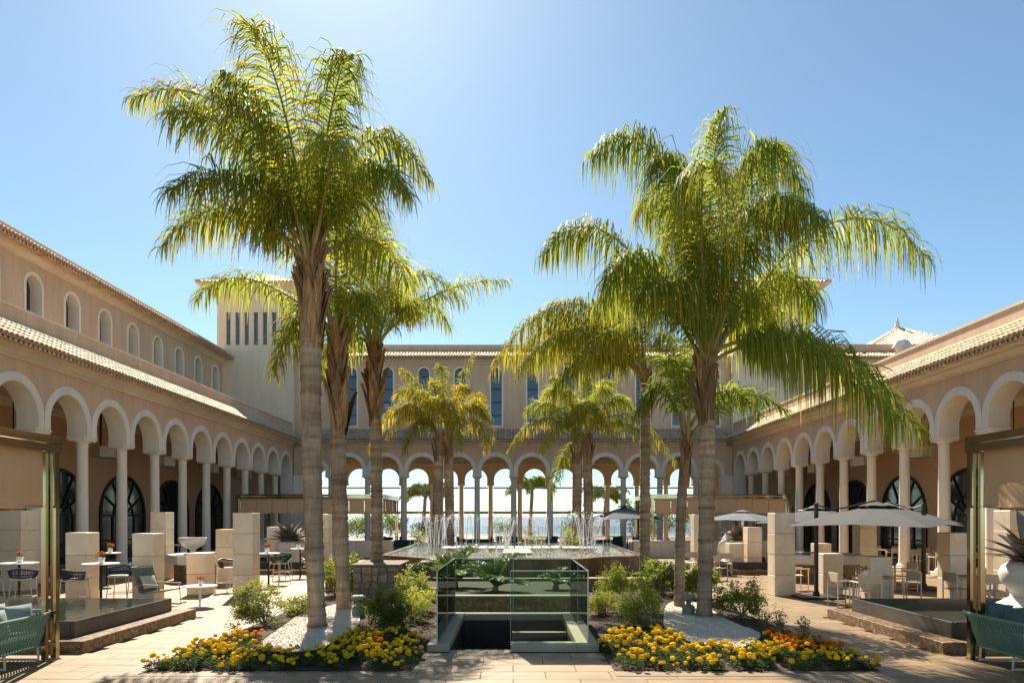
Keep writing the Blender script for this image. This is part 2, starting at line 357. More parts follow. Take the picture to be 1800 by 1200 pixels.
# ------------------------------------------------------------------ building helpers
def wall_arches(P, b, cs, u0, u1, r, zsill, zc, z0, ztop, n0, n1, back=True, seg=20):
    """wall face(s) between u0,u1 with round-headed openings centred on cs; P(u,n,z) -> xyz"""
    cs = sorted(cs)
    for n in ((n0, n1) if back else (n0,)):
        e = u0
        for c in cs + [None]:
            nx = u1 if c is None else c - r
            if nx - e > 1e-4: b.add([P(e,n,z0),P(nx,n,z0),P(nx,n,ztop),P(e,n,ztop)], [(0,1,2,3)])
            if c is None: break
            if zsill > z0 + 1e-4: b.add([P(c-r,n,z0),P(c+r,n,z0),P(c+r,n,zsill),P(c-r,n,zsill)], [(0,1,2,3)])
            for i in range(seg):
                a0, a1 = PI - PI*i/seg, PI - PI*(i+1)/seg
                ua, ub = c+r*math.cos(a0), c+r*math.cos(a1)
                b.add([P(ua,n,zc+r*math.sin(a0)),P(ub,n,zc+r*math.sin(a1)),P(ub,n,ztop),P(ua,n,ztop)], [(0,1,2,3)])
            e = c + r
    if back:
        b.add([P(u0,n0,ztop),P(u1,n0,ztop),P(u1,n1,ztop),P(u0,n1,ztop)], [(0,1,2,3)])
        for u in (u0, u1): b.add([P(u,n0,z0),P(u,n1,z0),P(u,n1,ztop),P(u,n0,ztop)], [(0,1,2,3)])
        e = u0
        for c in cs + [None]:
            nx = u1 if c is None else c - r
            if nx - e > 1e-4: b.add([P(e,n0,z0),P(nx,n0,z0),P(nx,n1,z0),P(e,n1,z0)], [(0,1,2,3)])
            if c is None: break
            e = c + r
def arch_ring(P, c, r, wd, zsill, zc, n0, n1, seg=24, sill=False):
    """solid archivolt with straight jambs"""
    path = [(c-r, zsill, -1, 0)] + [(c+r*math.cos(PI-PI*i/seg), zc+r*math.sin(PI*i/seg), math.cos(PI-PI*i/seg), math.sin(PI*i/seg)) for i in range(seg+1)] + [(c+r, zsill, 1, 0)]
    b = MB(); vs_ = []
    for u, z, a, s in path:
        vs_ += [P(u,n0,z), P(u+a*wd,n0,z+s*wd), P(u+a*wd,n1,z+s*wd), P(u,n1,z)]
    fs = []
    for i in range(len(path)-1):
        o, p = i*4, i*4+4
        for k in range(4): fs.append((o+k, o+(k+1)%4, p+(k+1)%4, p+k))
    e = (len(path)-1)*4
    fs += [(0,1,2,3), (e,e+1,e+2,e+3)]
    b.add(vs_, fs)
    if sill:
        u0, u1 = c-r-wd, c+r+wd; z0, z1 = zsill-wd, zsill
        pts = [P(u,n,z) for u in (u0,u1) for n in (n0-.02,n1) for z in (z0,z1)]
        b.add(pts, [(0,1,3,2),(4,5,7,6),(0,1,5,4),(2,3,7,6),(0,2,6,4),(1,3,7,5)])
    return b
def arch_pane(P, c, r, zsill, zc, n, seg=20):
    b = MB(); pts = [P(c-r,n,zsill)] + [P(c+r*math.cos(PI-PI*i/seg),n,zc+r*math.sin(PI*i/seg)) for i in range(seg+1)] + [P(c+r,n,zsill)]
    return b.add(pts, [tuple(range(len(pts)))])
def pbox(P, b, u0, u1, n0, n1, z0, z1):
    a, c = P(u0,n0,z0), P(u1,n1,z1); return b.box(a[0],c[0],a[1],c[1],z0,z1)
def extrude(P, prof, u0, u1):
    """closed profile [(n,z)] extruded along u"""
    b = MB(); k = len(prof)
    b.add([P(u0,n,z) for n,z in prof]+[P(u1,n,z) for n,z in prof],
          [tuple(range(k)), tuple(range(k,2*k))]+[(i,(i+1)%k,k+(i+1)%k,k+i) for i in range(k)])
    return b
def roof_tiles(P, parent, u0, u1, n0, z0, n1, z1, courses, near=None, nnear=0, sp=.215):
    """barrel tiles lying up the slope from eave (n0,z0) to head (n1,z1)"""
    s = MB()                                   # bed under the tiles
    s.add([P(u0,n0+.02,z0-.05),P(u1,n0+.02,z0-.05),P(u1,n1,z1-.05),P(u0,n1,z1-.05),P(u0,n0+.02,z0-.12),P(u1,n0+.02,z0-.12),P(u1,n1,z1-.12),P(u0,n1,z1-.12)],
          [(0,1,2,3),(4,5,6,7),(0,1,5,4),(2,3,7,6),(0,3,7,4),(1,2,6,5)])
    rf = s.obj('roof', M['tilepan'], parent)
    Ls = math.hypot(n1-n0, z1-z0); dn, dz = (n1-n0)/Ls, (z1-z0)/Ls; cl = Ls/courses
    def tile(b, u, k):
        a0 = k*cl - .03; a1 = (k+1)*cl + .03; nseg = 6; vs_ = []
        ju = R.uniform(-.006,.006); jz = R.uniform(-.006,.006)
        for a, r, lift in ((a0,.092,.012),(a1,.078,-.02)):
            for inner in (0, .016):
                for i in range(nseg+1):
                    th = PI*i/nseg; rr = r - inner
                    h = rr*math.sin(th)*.85 + lift + jz
                    vs_.append(P(u+ju+rr*math.cos(th), n0+dn*a-dz*h, z0+dz*a+dn*h-.045))
        m_ = nseg+1; fs = []
        for i in range(nseg):
            fs.append((i,i+1,2*m_+i+1,2*m_+i)); fs.append((i,i+1,m_+i+1,m_+i))
        b.add(vs_, fs)
    nu = int((u1-u0)/sp); rest = MB(); tones = []; lst = []
    for i in range(nu):
        for k in range(courses): lst.append((u0+(i+.5)*(u1-u0)/nu, k))
    if near is not None: lst.sort(key=lambda q: abs(q[0]-near))
    for q, (u, k) in enumerate(lst):
        if q < nnear:
            b = MB(); tile(b, u, k); b.obj('roof_tile', M['tile'], rf, True)
        else:
            o = len(rest.v); tile(rest, u, k); tones += [R.random()]*(len(rest.v)-o)
    for i in range(nu):                        # lower decorative course of tile ends under the eave
        u = u0+(i+1)*(u1-u0)/nu; o = len(rest.v)
        for a in (0,): 
            vs_ = []
            for n in (n0+.06, n0+.5):
                for j in range(6):
                    th = PI*j/5; vs_.append(P(u+.085*math.cos(th), n, z0-.19+.085*math.sin(th)))
            rest.add(vs_, [(j,j+1,6+j+1,6+j) for j in range(5)]+[tuple(range(6))])
        tones += [R.random()]*(len(rest.v)-o)
    me = rest.mesh('roof_tiles', M['tile'], True); a = me.attributes.new('tone','FLOAT','POINT'); a.data.foreach_set('value', tones)
    stuff(put('roof_tiles', me, rf))
    return rf
def relP(P, loc): return lambda u, n, z: (P(u,n,z)[0]-loc[0], P(u,n,z)[1]-loc[1], z-loc[2])
# shared column meshes
b = MB(); b.lathe([(.225,.30),(.225,.34),(.212,.5),(.205,2.2),(.19,4.74),(.205,4.76),(.205,4.8),(.19,4.82),(.19,4.86)], 20); col_me = b.mesh('column', M['trim'], True)
b = MB(); b.cbox(-.33,.33,-.33,.33,0,.16,.012); b.lathe([(.30,.16),(.315,.19),(.31,.23),(.25,.25),(.245,.27),(.262,.285),(.225,.31)], 20); base_me = b.mesh('base', M['trim'])
b = MB(); b.lathe([(.19,4.86),(.215,4.885),(.27,4.93),(.28,4.95)], 20); b.cbox(-.31,.31,-.37,.37,4.95,5.02,.01); b.cbox(-.345,.345,-.40,.40,5.022,5.10,.01); cap_me = b.mesh('capital', M['trim'])
TH_ = .66                                     # arcade wall thickness
def columns(P, parent, us, rz):
    for u in us:
        x, y, z = P(u, TH_/2, 0)
        c = put('column', col_me, parent, (x,y,z), (0,0,rz))
        put('base', base_me, c); put('capital', cap_me, c)
CORN = [(.02,7.12),(-.10,7.12),(-.10,7.19),(-.16,7.21),(-.30,7.30),(-.30,7.36),(-.36,7.37),(-.52,7.46),(-.52,7.50),(.02,7.50)]
def shiftprof(pr, dn, dz): return [(n+dn, z+dz) for n, z in pr]
ZC, RI, RW = 5.43, 1.0, .29
UC0 = 25.74 - 5*BAY                            # first column of the side arcades
side_cols = [UC0 + BAY*k for k in range(0, 15)]
side_cols = [u for u in side_cols if u < 47.5]
def lamp_me():
    b = MB()
    for k in range(6):
        a0, a1 = PI/3*k+.02, PI/3*(k+1)-.02; am = (a0+a1)/2
        for r0, r1 in ((.56,.50),):
            v = [(r0*math.cos(a0),r0*math.sin(a0)),(r0*math.cos(a1),r0*math.sin(a1)),(r1*math.cos(a1),r1*math.sin(a1)),(r1*math.cos(a0),r1*math.sin(a0))]
            b.prism(v, 4.78, 5.26)
    return b.mesh('stone_panel_ring', M['alabaster'])
lamp_mesh = lamp_me()
b = MB()
for k in range(3):
    a = 2*PI*k/3; b.tube([(.42*math.cos(a),.42*math.sin(a),5.0),(.42*math.cos(a),.42*math.sin(a),6.9)], .022, 6)
b.lathe([(.2,6.86),(.2,6.93)], 12); b.lathe([(.49,4.80),(.49,4.83)], 12)
rod_mesh = b.mesh('suspension_rods', M['iron'])

def big_arched_window(P, parent, c):
    """tall round-headed glazed door with radiating bars, in the gallery wall"""
    r, zc = 2.0, 2.25
    wn = arch_ring(P, c, r, .12, 0.02, zc, -.10, .0, 28).obj('arched_window', M['iron'], parent)
    arch_pane(P, c, r, 0.02, zc, -.03, 28).obj('pane', M['pane'], wn)
    b = MB()
    pbox(P, b, c-r, c+r, -.085, -.035, zc-.06, zc+.06)
    pbox(P, b, c-r, c+r, -.085, -.035, .95, 1.03)
    for du in (-1.0, 0, 1.0): pbox(P, b, c+du-.05, c+du+.05, -.082, -.037, 0.02, zc-.06)
    b.obj('door_bars', M['iron'], wn)
    for k in range(1, 6):
        a = PI*k/6; b = MB()
        b.tube([P(c+.35*math.cos(a), -.06, zc+.35*math.sin(a)), P(c+(r)*math.cos(a), -.06, zc+r*math.sin(a))], .045, 4)
        b.obj('radial_bar', M['iron'], wn)
    b = MB(); pts = [P(c+.9*math.cos(PI*i/16), -.06, zc+.9*math.sin(PI*i/16)) for i in range(17)]; b.tube(pts, .035, 4); b.obj('fan_bar', M['iron'], wn)

# ------------------------------------------------------------------ side wings
def wing(s, upper):
    base = (s*18.0, 31.0, 0)
    nm = 'left' if s < 0 else 'right'
    lab = ('two storey peach wing on the left with arcade below and arched windows above' if upper else
           'single storey peach arcade wing along the right side of the courtyard')
    wg = thing('arcade_wing', lab, 'building', base)
    P = relP(lambda u,n,z: (s*(W+n), u, z), base)
    U0, U1 = UC0-.33, 49.36
    cs = [u + BAY/2 for u in side_cols]
    b = MB(); wall_arches(P, b, [c for c in cs if c < 48], U0, U1, RI+.06, 5.1, ZC, 5.1, 7.14, 0, TH_)
    pbox(P, b, 48.75, 49.36, .002, TH_-.002, 0, 5.099)
    b.obj('arcade_wall', M['stucco'], wg)
    b = MB(); pbox(P, b, 48.66, 49.34, -.05, TH_+.05, 4.86, 5.1); pbox(P, b, 48.70, 49.34, -.03, TH_+.03, 0, 4.86); b.obj('corner_pier', M['trim'], wg)
    for c in cs:
        if c < 48: arch_ring(P, c, RI, RW, 5.105, ZC, -.035, TH_+.035).obj('arch', M['trim'], wg)
    columns(P, wg, side_cols, PI/2 if False else 0)
    extrude(P, CORN, U0, 48.84).obj('cornice', M['cream'], wg)
    # lower roof and parapet
    roof_tiles(P, wg, U0, 48.6, -.80, 7.60, .25, 8.36, 4, 22.0 if s < 0 else 22.0, 120)
    b = MB(); pbox(P, b, U0, 50.2, .25, .55, 7.5, 8.80); b.obj('parapet', M['stucco'], wg)
    b = MB(); pbox(P, b, U0, 50.2, .20, .60, 8.802, 8.88); b.obj('coping', M['cream'], wg)
    b = MB(); pbox(P, b, U0, 50.2, .56, 5.25, 7.15, 7.35); b.obj('terrace_slab', M['stucco'], wg)
    # gallery inside
    b = MB(); pbox(P, b, U0, 49.9, TH_+.01, 4.8, 6.93, 7.14); b.obj('gallery_ceiling', M['cream'], wg)
    extrude(P, [(4.84,6.93),(4.55,6.93),(4.60,6.82),(4.72,6.72),(4.74,6.62),(4.84,6.62)], U0, 49.9).obj('gallery_cornice', M['cream'], wg)
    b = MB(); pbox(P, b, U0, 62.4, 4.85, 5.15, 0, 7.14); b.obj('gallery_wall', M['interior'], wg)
    PW = lambda u,n,z: P(u, 4.85+n, z)
    c = 25.74 + .2
    for k in range(-2, 5): 
        big_arched_window(PW, wg, 26.1 + 5.2*k)
    b = MB(); pbox(P, b, U0-.3, U0, -.02, 5.3, 0, 7.4); b.obj('end_wall', M['stucco'], wg)
    if upper:
        UW = 20.8 - W
        P2 = lambda u,n,z: P(u, UW+n, z)
        cw = [30.3 + 2.64*k for k in range(-5, 8) if 30.3 + 2.64*k < 49.4]
        b = MB(); wall_arches(P2, b, cw, U0, 50.0, .50, 9.0, 12.15, 7.35, 13.2, 0, .62)
        b.obj('upper_wall', M['stucco'], wg)
        for c in cw:
            wn = arch_ring(P2, c, .49, .14, 8.99, 12.15, -.035, .60).obj('arched_window', M['trim'], wg)
            arch_pane(P2, c, .51, 8.98, 12.15, .50).obj('pane', M['pane'], wn)
            b = MB(); pbox(P2, b, c-.5, c+.5, .44, .49, 10.5, 10.56); pbox(P2, b, c-.03, c+.03, .445, .495, 8.99, 12.6); b.obj('window_bars', M['iron'], wn)
        extrude(P2, shiftprof(CORN, 0, 6.0), U0, 49.98).obj('upper_cornice', M['cream'], wg)
        roof_tiles(P2, wg, U0, 49.95, -.85, 13.58-.03, -.25, 13.88, 2, None, 0)
        b = MB(); pbox(P2, b, U0, 49.96, -.25, .1, 13.5, 14.06); b.obj('upper_parapet', M['stucco'], wg)
        b = MB(); pbox(P2, b, U0, 49.96, .1, 9, 13.2, 13.6); pbox(P2, b, U0, 49.96, 8.7, 9, 7.3, 13.2); pbox(P2, b, U0-.3, U0, -.02, 9, 7.4, 14.0); b.obj('upper_block', M['stucco'], wg)
    return wg
wing(-1, True); wing(1, False)
for s in (-1, 1):
    for k in range(-1, 5):
        y = 30.9 + 5.2*k
        lab = 'alabaster panel ring pendant in the %s arcade gallery, %s from the front' % ('left' if s < 0 else 'right', ('first','second','third','fourth','fifth','sixth')[k+1])
        lt = thing('pendant_lamp', lab, 'lamp', (s*18.0, y, 0), R.uniform(0,1), 'pendant lamps in the %s arcade' % ('left' if s < 0 else 'right'))
        put('panel_ring', lamp_mesh, lt); put('suspension_rods', rod_mesh, lt)

# ------------------------------------------------------------------ rear wing
base = (0, 55, 0)
rw = thing('rear_wing', 'peach rear wing with see-through arcade and tall blue arched windows', 'building', base)
P = relP(lambda u,n,z: (u, D+n, z), base)
cols_u = [.04 + BAY*k for k in range(-5, 6)]
cs = [u + BAY/2 for u in cols_u[:-1]]
b = MB(); wall_arches(P, b, cs, -13.26, 13.34, RI+.06, 5.1, ZC, 5.1, 7.14, 0, TH_)
for sg in (-1, 1):
    x0, x1 = (13.34, 15.5) if sg > 0 else (-15.5, -13.26)
    cc = 14.02 if sg > 0 else -13.94
    wall_arches(P, b, [cc], x0, x1, .71, 5.1, ZC-.05, 5.1, 7.14, 0, TH_)
b.obj('arcade_wall', M['stucco'], rw)
for c in cs: arch_ring(P, c, RI, RW, 5.105, ZC, -.035, TH_+.035).obj('arch', M['trim'], rw)
for c in (14.02, -13.94): arch_ring(P, c, .66, .27, 5.105, ZC-.05, -.03, TH_+.03).obj('arch', M['trim'], rw)
columns(P, rw, cols_u, 0)
for sg in (-1, 1):
    b = MB(); pbox(P, b, sg*14.74, sg*15.52, -.02, TH_+.02, 0, 4.98); pbox(P, b, sg*14.69, sg*15.53, -.06, TH_+.06, 4.98, 5.10); b.obj('corner_pier', M['trim'], rw)
extrude(P, shiftprof(CORN, 0, .003), -15.0, 15.0).obj('cornice', M['cream'], rw)
roof_tiles(P, rw, -14.9, 14.9, -.80, 7.60, 1.1, 8.55, 4, None, 0)
# upper storey
P2 = lambda u,n,z: P(u, 1.1+n, z)
cw = [2.62*(k-5.5)+.1 for k in range(12)]
b = MB(); wall_arches(P2, b, cw, -15.7, 15.7, .40, 8.75, 12.52, 7.14, 13.2, 0, .35); b.obj('upper_wall', M['stucco'], rw)
for c in cw:
    wn = arch_ring(P2, c, .385, .11, 8.75, 12.52, -.04, .3, 20, True).obj('arched_window', M['trim'], rw)
    arch_pane(P2, c, .40, 8.74, 12.52, .14).obj('pane', M['bluepane'], wn)
    b = MB()
    for z in (9.5, 10.45, 11.4, 12.3): pbox(P2, b, c-.39, c+.39, .09, .135, z-.03, z+.03)
    b.obj('window_bars', M['iron'], wn)
extrude(P2, shiftprof(CORN, 0, 6.08), -15.7, 15.7).obj('upper_cornice', M['cream'], rw)
roof_tiles(P2, rw, -15.7, 15.7, -.80, 13.66, .5, 14.35, 3, None, 0)
b = MB(); pbox(P2, b, -15.7, 15.7, .5, .8, 13.5, 14.72); b.obj('upper_parapet', M['stucco'], rw)
b = MB(); pbox(P2, b, -15.7, 15.7, .8, 13, 13.2, 13.6); pbox(P2, b, -15.7, 15.7, 12.7, 13, 7.2, 13.2); b.obj('upper_block', M['stucco'], rw)
M['glasshall2'] = glassmat('hall_glass_head', (.71,.76,.79), .5, 1.3)
# hall behind the arcade and the seaward arcade
b = MB(); pbox(P, b, -20.3, 20.3, TH_+.01, 13.2, 6.95, 7.14); b.obj('hall_ceiling', M['cream'], rw)
b = MB(); pbox(P, b, -20.3, 20.3, 3.2, 3.6, 6.45, 6.95); pbox(P, b, -20.3, 20.3, 7.6, 8.0, 6.45, 6.95); b.obj('ceiling_beam', M['cream'], rw)
P3 = lambda u,n,z: P(u, 12.5+n, z)
rc = [.6 + BAY*k for k in range(-7, 7)]
b = MB(); wall_arches(P3, b, [u+BAY/2 for u in rc[:-1]], rc[0]-1.3, rc[-1]+1.3, RI+.06, 5.1, ZC, 5.1, 6.95, 0, .5); b.obj('seaward_wall', M['cream'], rw)
for u in rc[:-1]: arch_ring(P3, u+BAY/2, RI, .25, 5.105, ZC, -.03, .53).obj('arch', M['cream'], rw)
for u in rc:
    x, y, z = P3(u, .25, 0); c = put('column', col_me, rw, (x,y,z)); put('base', base_me, c); put('capital', cap_me, c)
for i in range(len(rc)-1):
    c = rc[i] + BAY/2
    b = MB(); pbox(P3, b, c-1.08, c+1.08, .2, .3, 4.66, 4.80); b.obj('transom', M['beige'], rw)
    b = MB(); pbox(P3, b, c-1.08, c+1.08, .18, .32, 2.42, 2.66); b.obj('transom', M['deckwood'], rw)
    b = MB(); pbox(P3, b, c-1.07, c+1.07, .24, .26, .05, 2.415); b.obj('glass_pane', M['glasshall'], rw)
    b = MB(); pbox(P3, b, c-1.07, c+1.07, .24, .26, 2.665, 4.655); b.obj('glass_pane', M['glasshall'], rw)
    b = arch_pane(P3, c, 1.03, 4.805, ZC, .25); b.obj('glass_pane', M['glasshall2'], rw)

# ------------------------------------------------------------------ corner towers
def tower(s):
    x0, x1 = 15.72, 21.2; base = (s*18.46, 53.0, 0)
    tw = thing('corner_tower', 'cream tower at the rear %s corner with seven slit windows under flared eaves' % ('left' if s < 0 else 'right'), 'tower', base)
    T = lambda u,n,z: (s*u-base[0], 50.0+n-base[1], z)
    hw = []
    us = [20.38 - .654*k for k in range(7)] if s < 0 else [20.6 - .654*k for k in range(7)]
    b = MB()
    pbox(T, b, x0, x1, .0, 5.6, 0, 14.45); pbox(T, b, x0, x1, .0, 5.6, 16.8, 17.3)
    e = x0
    for u in sorted(us) + [None]:
        nx = x1 if u is None else u-.155
        pbox(T, b, e, nx, .0, .3, 14.45, 16.8); e = None if u is None else u+.155
    pbox(T, b, x0, x1, .3, 5.6, 14.451, 16.799)
    b.obj('wall', M['tower'], tw)
    for u in us:
        b = MB(); pbox(T, b, u-.155, u+.155, .20, .29, 14.46, 16.79); b.obj('slit_window', M['slit'], tw)
    # cove flaring out to the eaves
    prof = [(0,17.3),(.02,17.5),(.10,17.75),(.30,18.05),(.62,18.30),(.98,18.48),(1.05,18.50),(1.05,18.62)]
    b = MB(); rings = []
    for o, z in prof:
        rings.append([T(x0-o,-o,z), T(x1+o,-o,z), T(x1+o,5.6+o,z), T(x0-o,5.6+o,z)])
    for i in range(len(rings)-1):
        b.add(rings[i]+rings[i+1], [(k,(k+1)%4,4+(k+1)%4,4+k) for k in range(4)])
    b.add(rings[-1], [(0,1,2,3)]); b.obj('flared_eaves', M['tower'], tw)
    # pyramid roof of barrel tiles
    ap = T((x0+x1)/2, 2.8, 20.3); e = [T(x0-1.08,-1.08,18.62), T(x1+1.08,-1.08,18.62), T(x1+1.08,6.68,18.62), T(x0-1.08,6.68,18.62)]
    b = MB(); b.add(e+[ap], [(0,1,4),(1,2,4),(2,3,4),(3,0,4)]); rf = b.obj('roof', M['tilepan'], tw)
    pyramid_tiles(rf, e, ap, .26)
def pyramid_tiles(rf, e, ap, sp):
    b = MB(); tones = []; ap = Vector(ap)
    for k in range(4):
        A, B = Vector(e[k]), Vector(e[(k+1)%4]); n = int((B-A).length/sp); mid = (A+B)/2; up = (ap-mid); H = up.length; up.normalize()
        al = (B-A).normalized(); nr = al.cross(up).normalized()
        if nr.z < 0: nr = -nr
        for i in range(n):
            f = (i+.5)/n; p = A.lerp(B, f); ln = H*(1-abs(2*f-1)) - .05
            if ln < .2: continue
            nc = max(1, int(ln/.42))
            for c in range(nc):
                vs_ = []
                for a_, r in ((ln*c/nc, sp*.42), (ln*(c+1)/nc, sp*.34)):
                    for j in range(5):
                        th = PI*j/4; vs_.append(tuple(p + up*(a_-.02) + al*(r*math.cos(th)) + nr*(r*math.sin(th)+.01)))
                b.add(vs_, [(j,j+1,6+j,5+j) for j in range(4)]+[(0,1,2,3,4)]); tones += [R.random()]*10
    for k in range(4):
        A = Vector(e[k]); b0 = len(b.v); b.tube([A+Vector((0,0,.05)), ap+Vector((0,0,.06))], .10, 6); tones += [.5]*(len(b.v)-b0)
    me = b.mesh('roof_tiles', M['tile'], True); a = me.attributes.new('tone','FLOAT','POINT'); a.data.foreach_set('value', tones); stuff(put('roof_tiles', me, rf))
tower(-1); tower(1)

# block beyond the right wing, and the far pavilion with a pyramid roof
base = (28, 55, 0)
fb = thing('rear_annex', 'peach roof line seen over the right parapet, with tiled eaves', 'building', base)
P = relP(lambda u,n,z: (u, 50.6+n, z), base)
b = MB(); pbox(P, b, 21.3, 36, 0, 12, 7.0, 13.3); b.obj('wall', M['stucco'], fb)
extrude(P, shiftprof(CORN, 0, 6.08), 21.3, 36).obj('cornice', M['cream'], fb)
roof_tiles(P, fb, 21.3, 36, -.80, 13.66, .5, 14.35, 3, None, 0)
b = MB(); pbox(P, b, 21.3, 36, .5, .8, 13.5, 14.78); b.obj('parapet', M['stucco'], fb)
base = (38.5, 70, 0)
fp = thing('far_pavilion', 'far pavilion with pyramid tiled roof and finial beyond the right wing', 'building', base)
b = MB(); b.box(-6,6,-6,6,0,17.2); b.obj('wall', M['stucco'], fp)
e = [(-6.6,-6.6,17.2),(6.6,-6.6,17.2),(6.6,6.6,17.2),(-6.6,6.6,17.2)]
b = MB(); b.add(e+[(0,0,21.0)], [(0,1,4),(1,2,4),(2,3,4),(3,0,4),(0,1,2,3)]); rf = b.obj('roof', M['tilepan'], fp)
pyramid_tiles(rf, e, (0,0,21.0), .36)
b = MB(); b.lathe([(.22,20.9),(.3,21.15),(.16,21.3),(.26,21.5),(.1,21.7),(.12,21.8),(.02,22.2)], 10); b.obj('finial', M['cream'], fp, True)
lt = thing('roof_lantern', 'white faceted lantern standing on the roof behind the right parapet', 'lantern', (28.0, 50.3, 13.8))
b = MB(); b.lathe([(.15,-.2),(.42,.1),(.72,.55),(.42,1.0),(.15,1.15)], 6, ph=.3); b.obj('lantern_body', M['wmarble'], lt)
b = MB(); b.lathe([(.08,-.6),(.08,-.2)], 8); b.obj('lantern_post', M['black'], lt)
# ------------------------------------------------------------------ palms
def frond_mesh(P1, P2, n, leaf, droop, yellow, seed, wid=.017, plum=1.0, pet=.14, rr=.03, mats=('frond','rachis'), flat=False, tw=None):
    """one pinnate leaf from the origin along a bezier; leaflets bend down under their own weight"""
    g = np.random.default_rng(seed)
    P0 = np.zeros(3); P1 = np.array(P1, float); P2 = np.array(P2, float)
    def bz(t): t = np.asarray(t)[..., None]; return (1-t)**2*P0 + 2*t*(1-t)*P1 + t*t*P2
    def dbz(t): t = np.asarray(t)[..., None]; d = 2*(1-t)*(P1-P0) + 2*t*(P2-P1); return d/(np.linalg.norm(d, axis=-1, keepdims=True)+1e-9)
    ts = np.linspace(0, 1, 18); rp = bz(ts)
    tb = MB(); tb.tube([tuple(p) for p in rp], [max(.005, rr*(1.5-1.3*t) if t < .2 else rr*(1.25-1.15*t)) for t in ts], 5)
    V = [np.array(tb.v)]; F = list(tb.f); nq0 = len(tb.v)
    tb_ = np.linspace(pet, .995, n); grp_ = 4
    if not flat: tb_ = tb_ + (np.repeat(tb_[::grp_], grp_)[:n]-tb_)*.62*np.clip((.97-tb_)/.1,0,1)
    t = np.concatenate([tb_+g.uniform(-.002,.002,n), tb_+g.uniform(-.002,.002,n)+.004]); t = np.clip(t, pet, 1); side = np.repeat([1., -1.], n); m_ = len(t)
    p = bz(t); T = dbz(t); up = np.array([0,0,1.])
    # frame that stays steady along the leaf
    hd = P2 - P0; hd[2] = 0
    if np.linalg.norm(hd) < .25: hd = np.array([g.uniform(-1,1), g.uniform(-1,1), 0])
    S0 = np.cross(hd/np.linalg.norm(hd), up); 
    S = S0 - T*np.sum(T*S0, axis=1, keepdims=True); S /= np.linalg.norm(S, axis=1, keepdims=True)+1e-9
    Nn = np.cross(S, T); Nn *= np.where(np.sum(Nn*up, axis=1, keepdims=True) < -0.3, -1, 1)
    an = g.choice([-.6, -.1, .35, .75], m_)*plum + g.uniform(-.25,.25,m_)
    if flat: an = g.uniform(.25,.5,m_)
    fwd = .35 + .75*t**3 + g.uniform(-.1,.1,m_)
    D0 = S*(side*np.cos(an))[:,None] + Nn*np.sin(an)[:,None] + T*fwd[:,None]; D0 /= np.linalg.norm(D0, axis=1, keepdims=True)
    prof = np.minimum(1, .55+2.2*(t-pet))*(1-.55*np.clip((t-.55)/.45,0,1)**1.6)
    Ln = leaf*prof*g.uniform(.62,1.12,m_)
    gr = np.array([0,0,-1.])
    dr = droop*g.uniform(.35,1.5,m_)
    pts = [p]; d = D0; fr = (.24,.26,.26,.24)
    ds = [d]
    for k, f_ in enumerate(fr):
        pts.append(pts[-1] + d*(Ln*f_)[:,None]); d = d + gr*(dr*(.55+.35*k))[:,None] + g.normal(0,.05,(m_,3)); d /= np.linalg.norm(d, axis=1, keepdims=True); ds.append(d)
    wv = np.cross(D0, Nn); wv /= np.linalg.norm(wv, axis=1, keepdims=True)+1e-9
    rot = g.uniform(-.8,.8,m_)[:,None]; wv = wv*np.cos(rot) + np.cross(D0, wv)*np.sin(rot)
    ww = wid*g.uniform(.8,1.2,m_)
    ws = (.5, 1.0, .95, .62, .12)
    A = np.empty((m_, 5, 2, 3))
    for k in range(5):
        A[:,k,0] = pts[k] - wv*(ww*ws[k])[:,None]; A[:,k,1] = pts[k] + wv*(ww*ws[k])[:,None]
    V.append(A.reshape(-1,3)); V = np.concatenate(V)
    base_i = nq0 + np.arange(m_)[:,None]*10 + np.arange(4)[None,:]*2
    Q = np.stack([base_i, base_i+1, base_i+3, base_i+2], -1).reshape(-1,4)
    me = bpy.data.meshes.new('frond'); me.from_pydata(V.tolist(), [], F + Q.tolist())
    me.materials.append(M[mats[0]]); me.materials.append(M[mats[1]])
    mi = np.zeros(len(me.polygons), dtype=np.int32); mi[:len(F)] = 1; me.polygons.foreach_set('material_index', mi)
    me.polygons.foreach_set('use_smooth', np.ones(len(me.polygons), bool))
    tint = np.zeros(len(V)); lt = np.clip(g.beta(1.2, 3.2, m_)*yellow*1.6, 0, 1)
    lt = np.where(g.random(m_) < .05*yellow*2, g.uniform(.7,1,m_), lt)
    tt = np.repeat(lt, 10).reshape(m_,5,2); tt += np.array([0,0,.05,.15,.3])[None,:,None]*yellow; tint[nq0:] = np.clip(tt,0,1).reshape(-1)
    a = me.attributes.new('tint','FLOAT','POINT'); a.data.foreach_set('value', tint)
    return me
# leaf-base husk: a tapering curved plate
b = MB(); vs_ = []; nz = 7
for i in range(nz):
    f_ = i/(nz-1); hw = .115*(1-f_**1.6*.86)*(1.0 if f_ > .12 else .9); out_ = .02 + .10*f_**1.7
    for j in range(5):
        q = (j-2)/2; vs_.append((q*hw, -(out_ - .045*q*q*(1-f_*.5)), f_*.62))
b.add(vs_, [(i*5+j, i*5+j+1, i*5+6+j, i*5+5+j) for i in range(nz-1) for j in range(4)])
k0 = len(b.v); b.add([(x, y+.03, z) for x, y, z in vs_], [(i*5+5+j, i*5+6+j, i*5+j+1, i*5+j) for i in range(nz-1) for j in range(4)])
husk_me = b.mesh('leaf_base', M['boot'], True)
def trunk_path(h, lean, bend, n):
    out_ = []
    for i in range(n+1):
        f_ = i/n; out_.append((lean[0]*f_ + bend[0]*math.sin(PI*f_), lean[1]*f_ + bend[1]*math.sin(PI*f_), h*f_))
    return out_
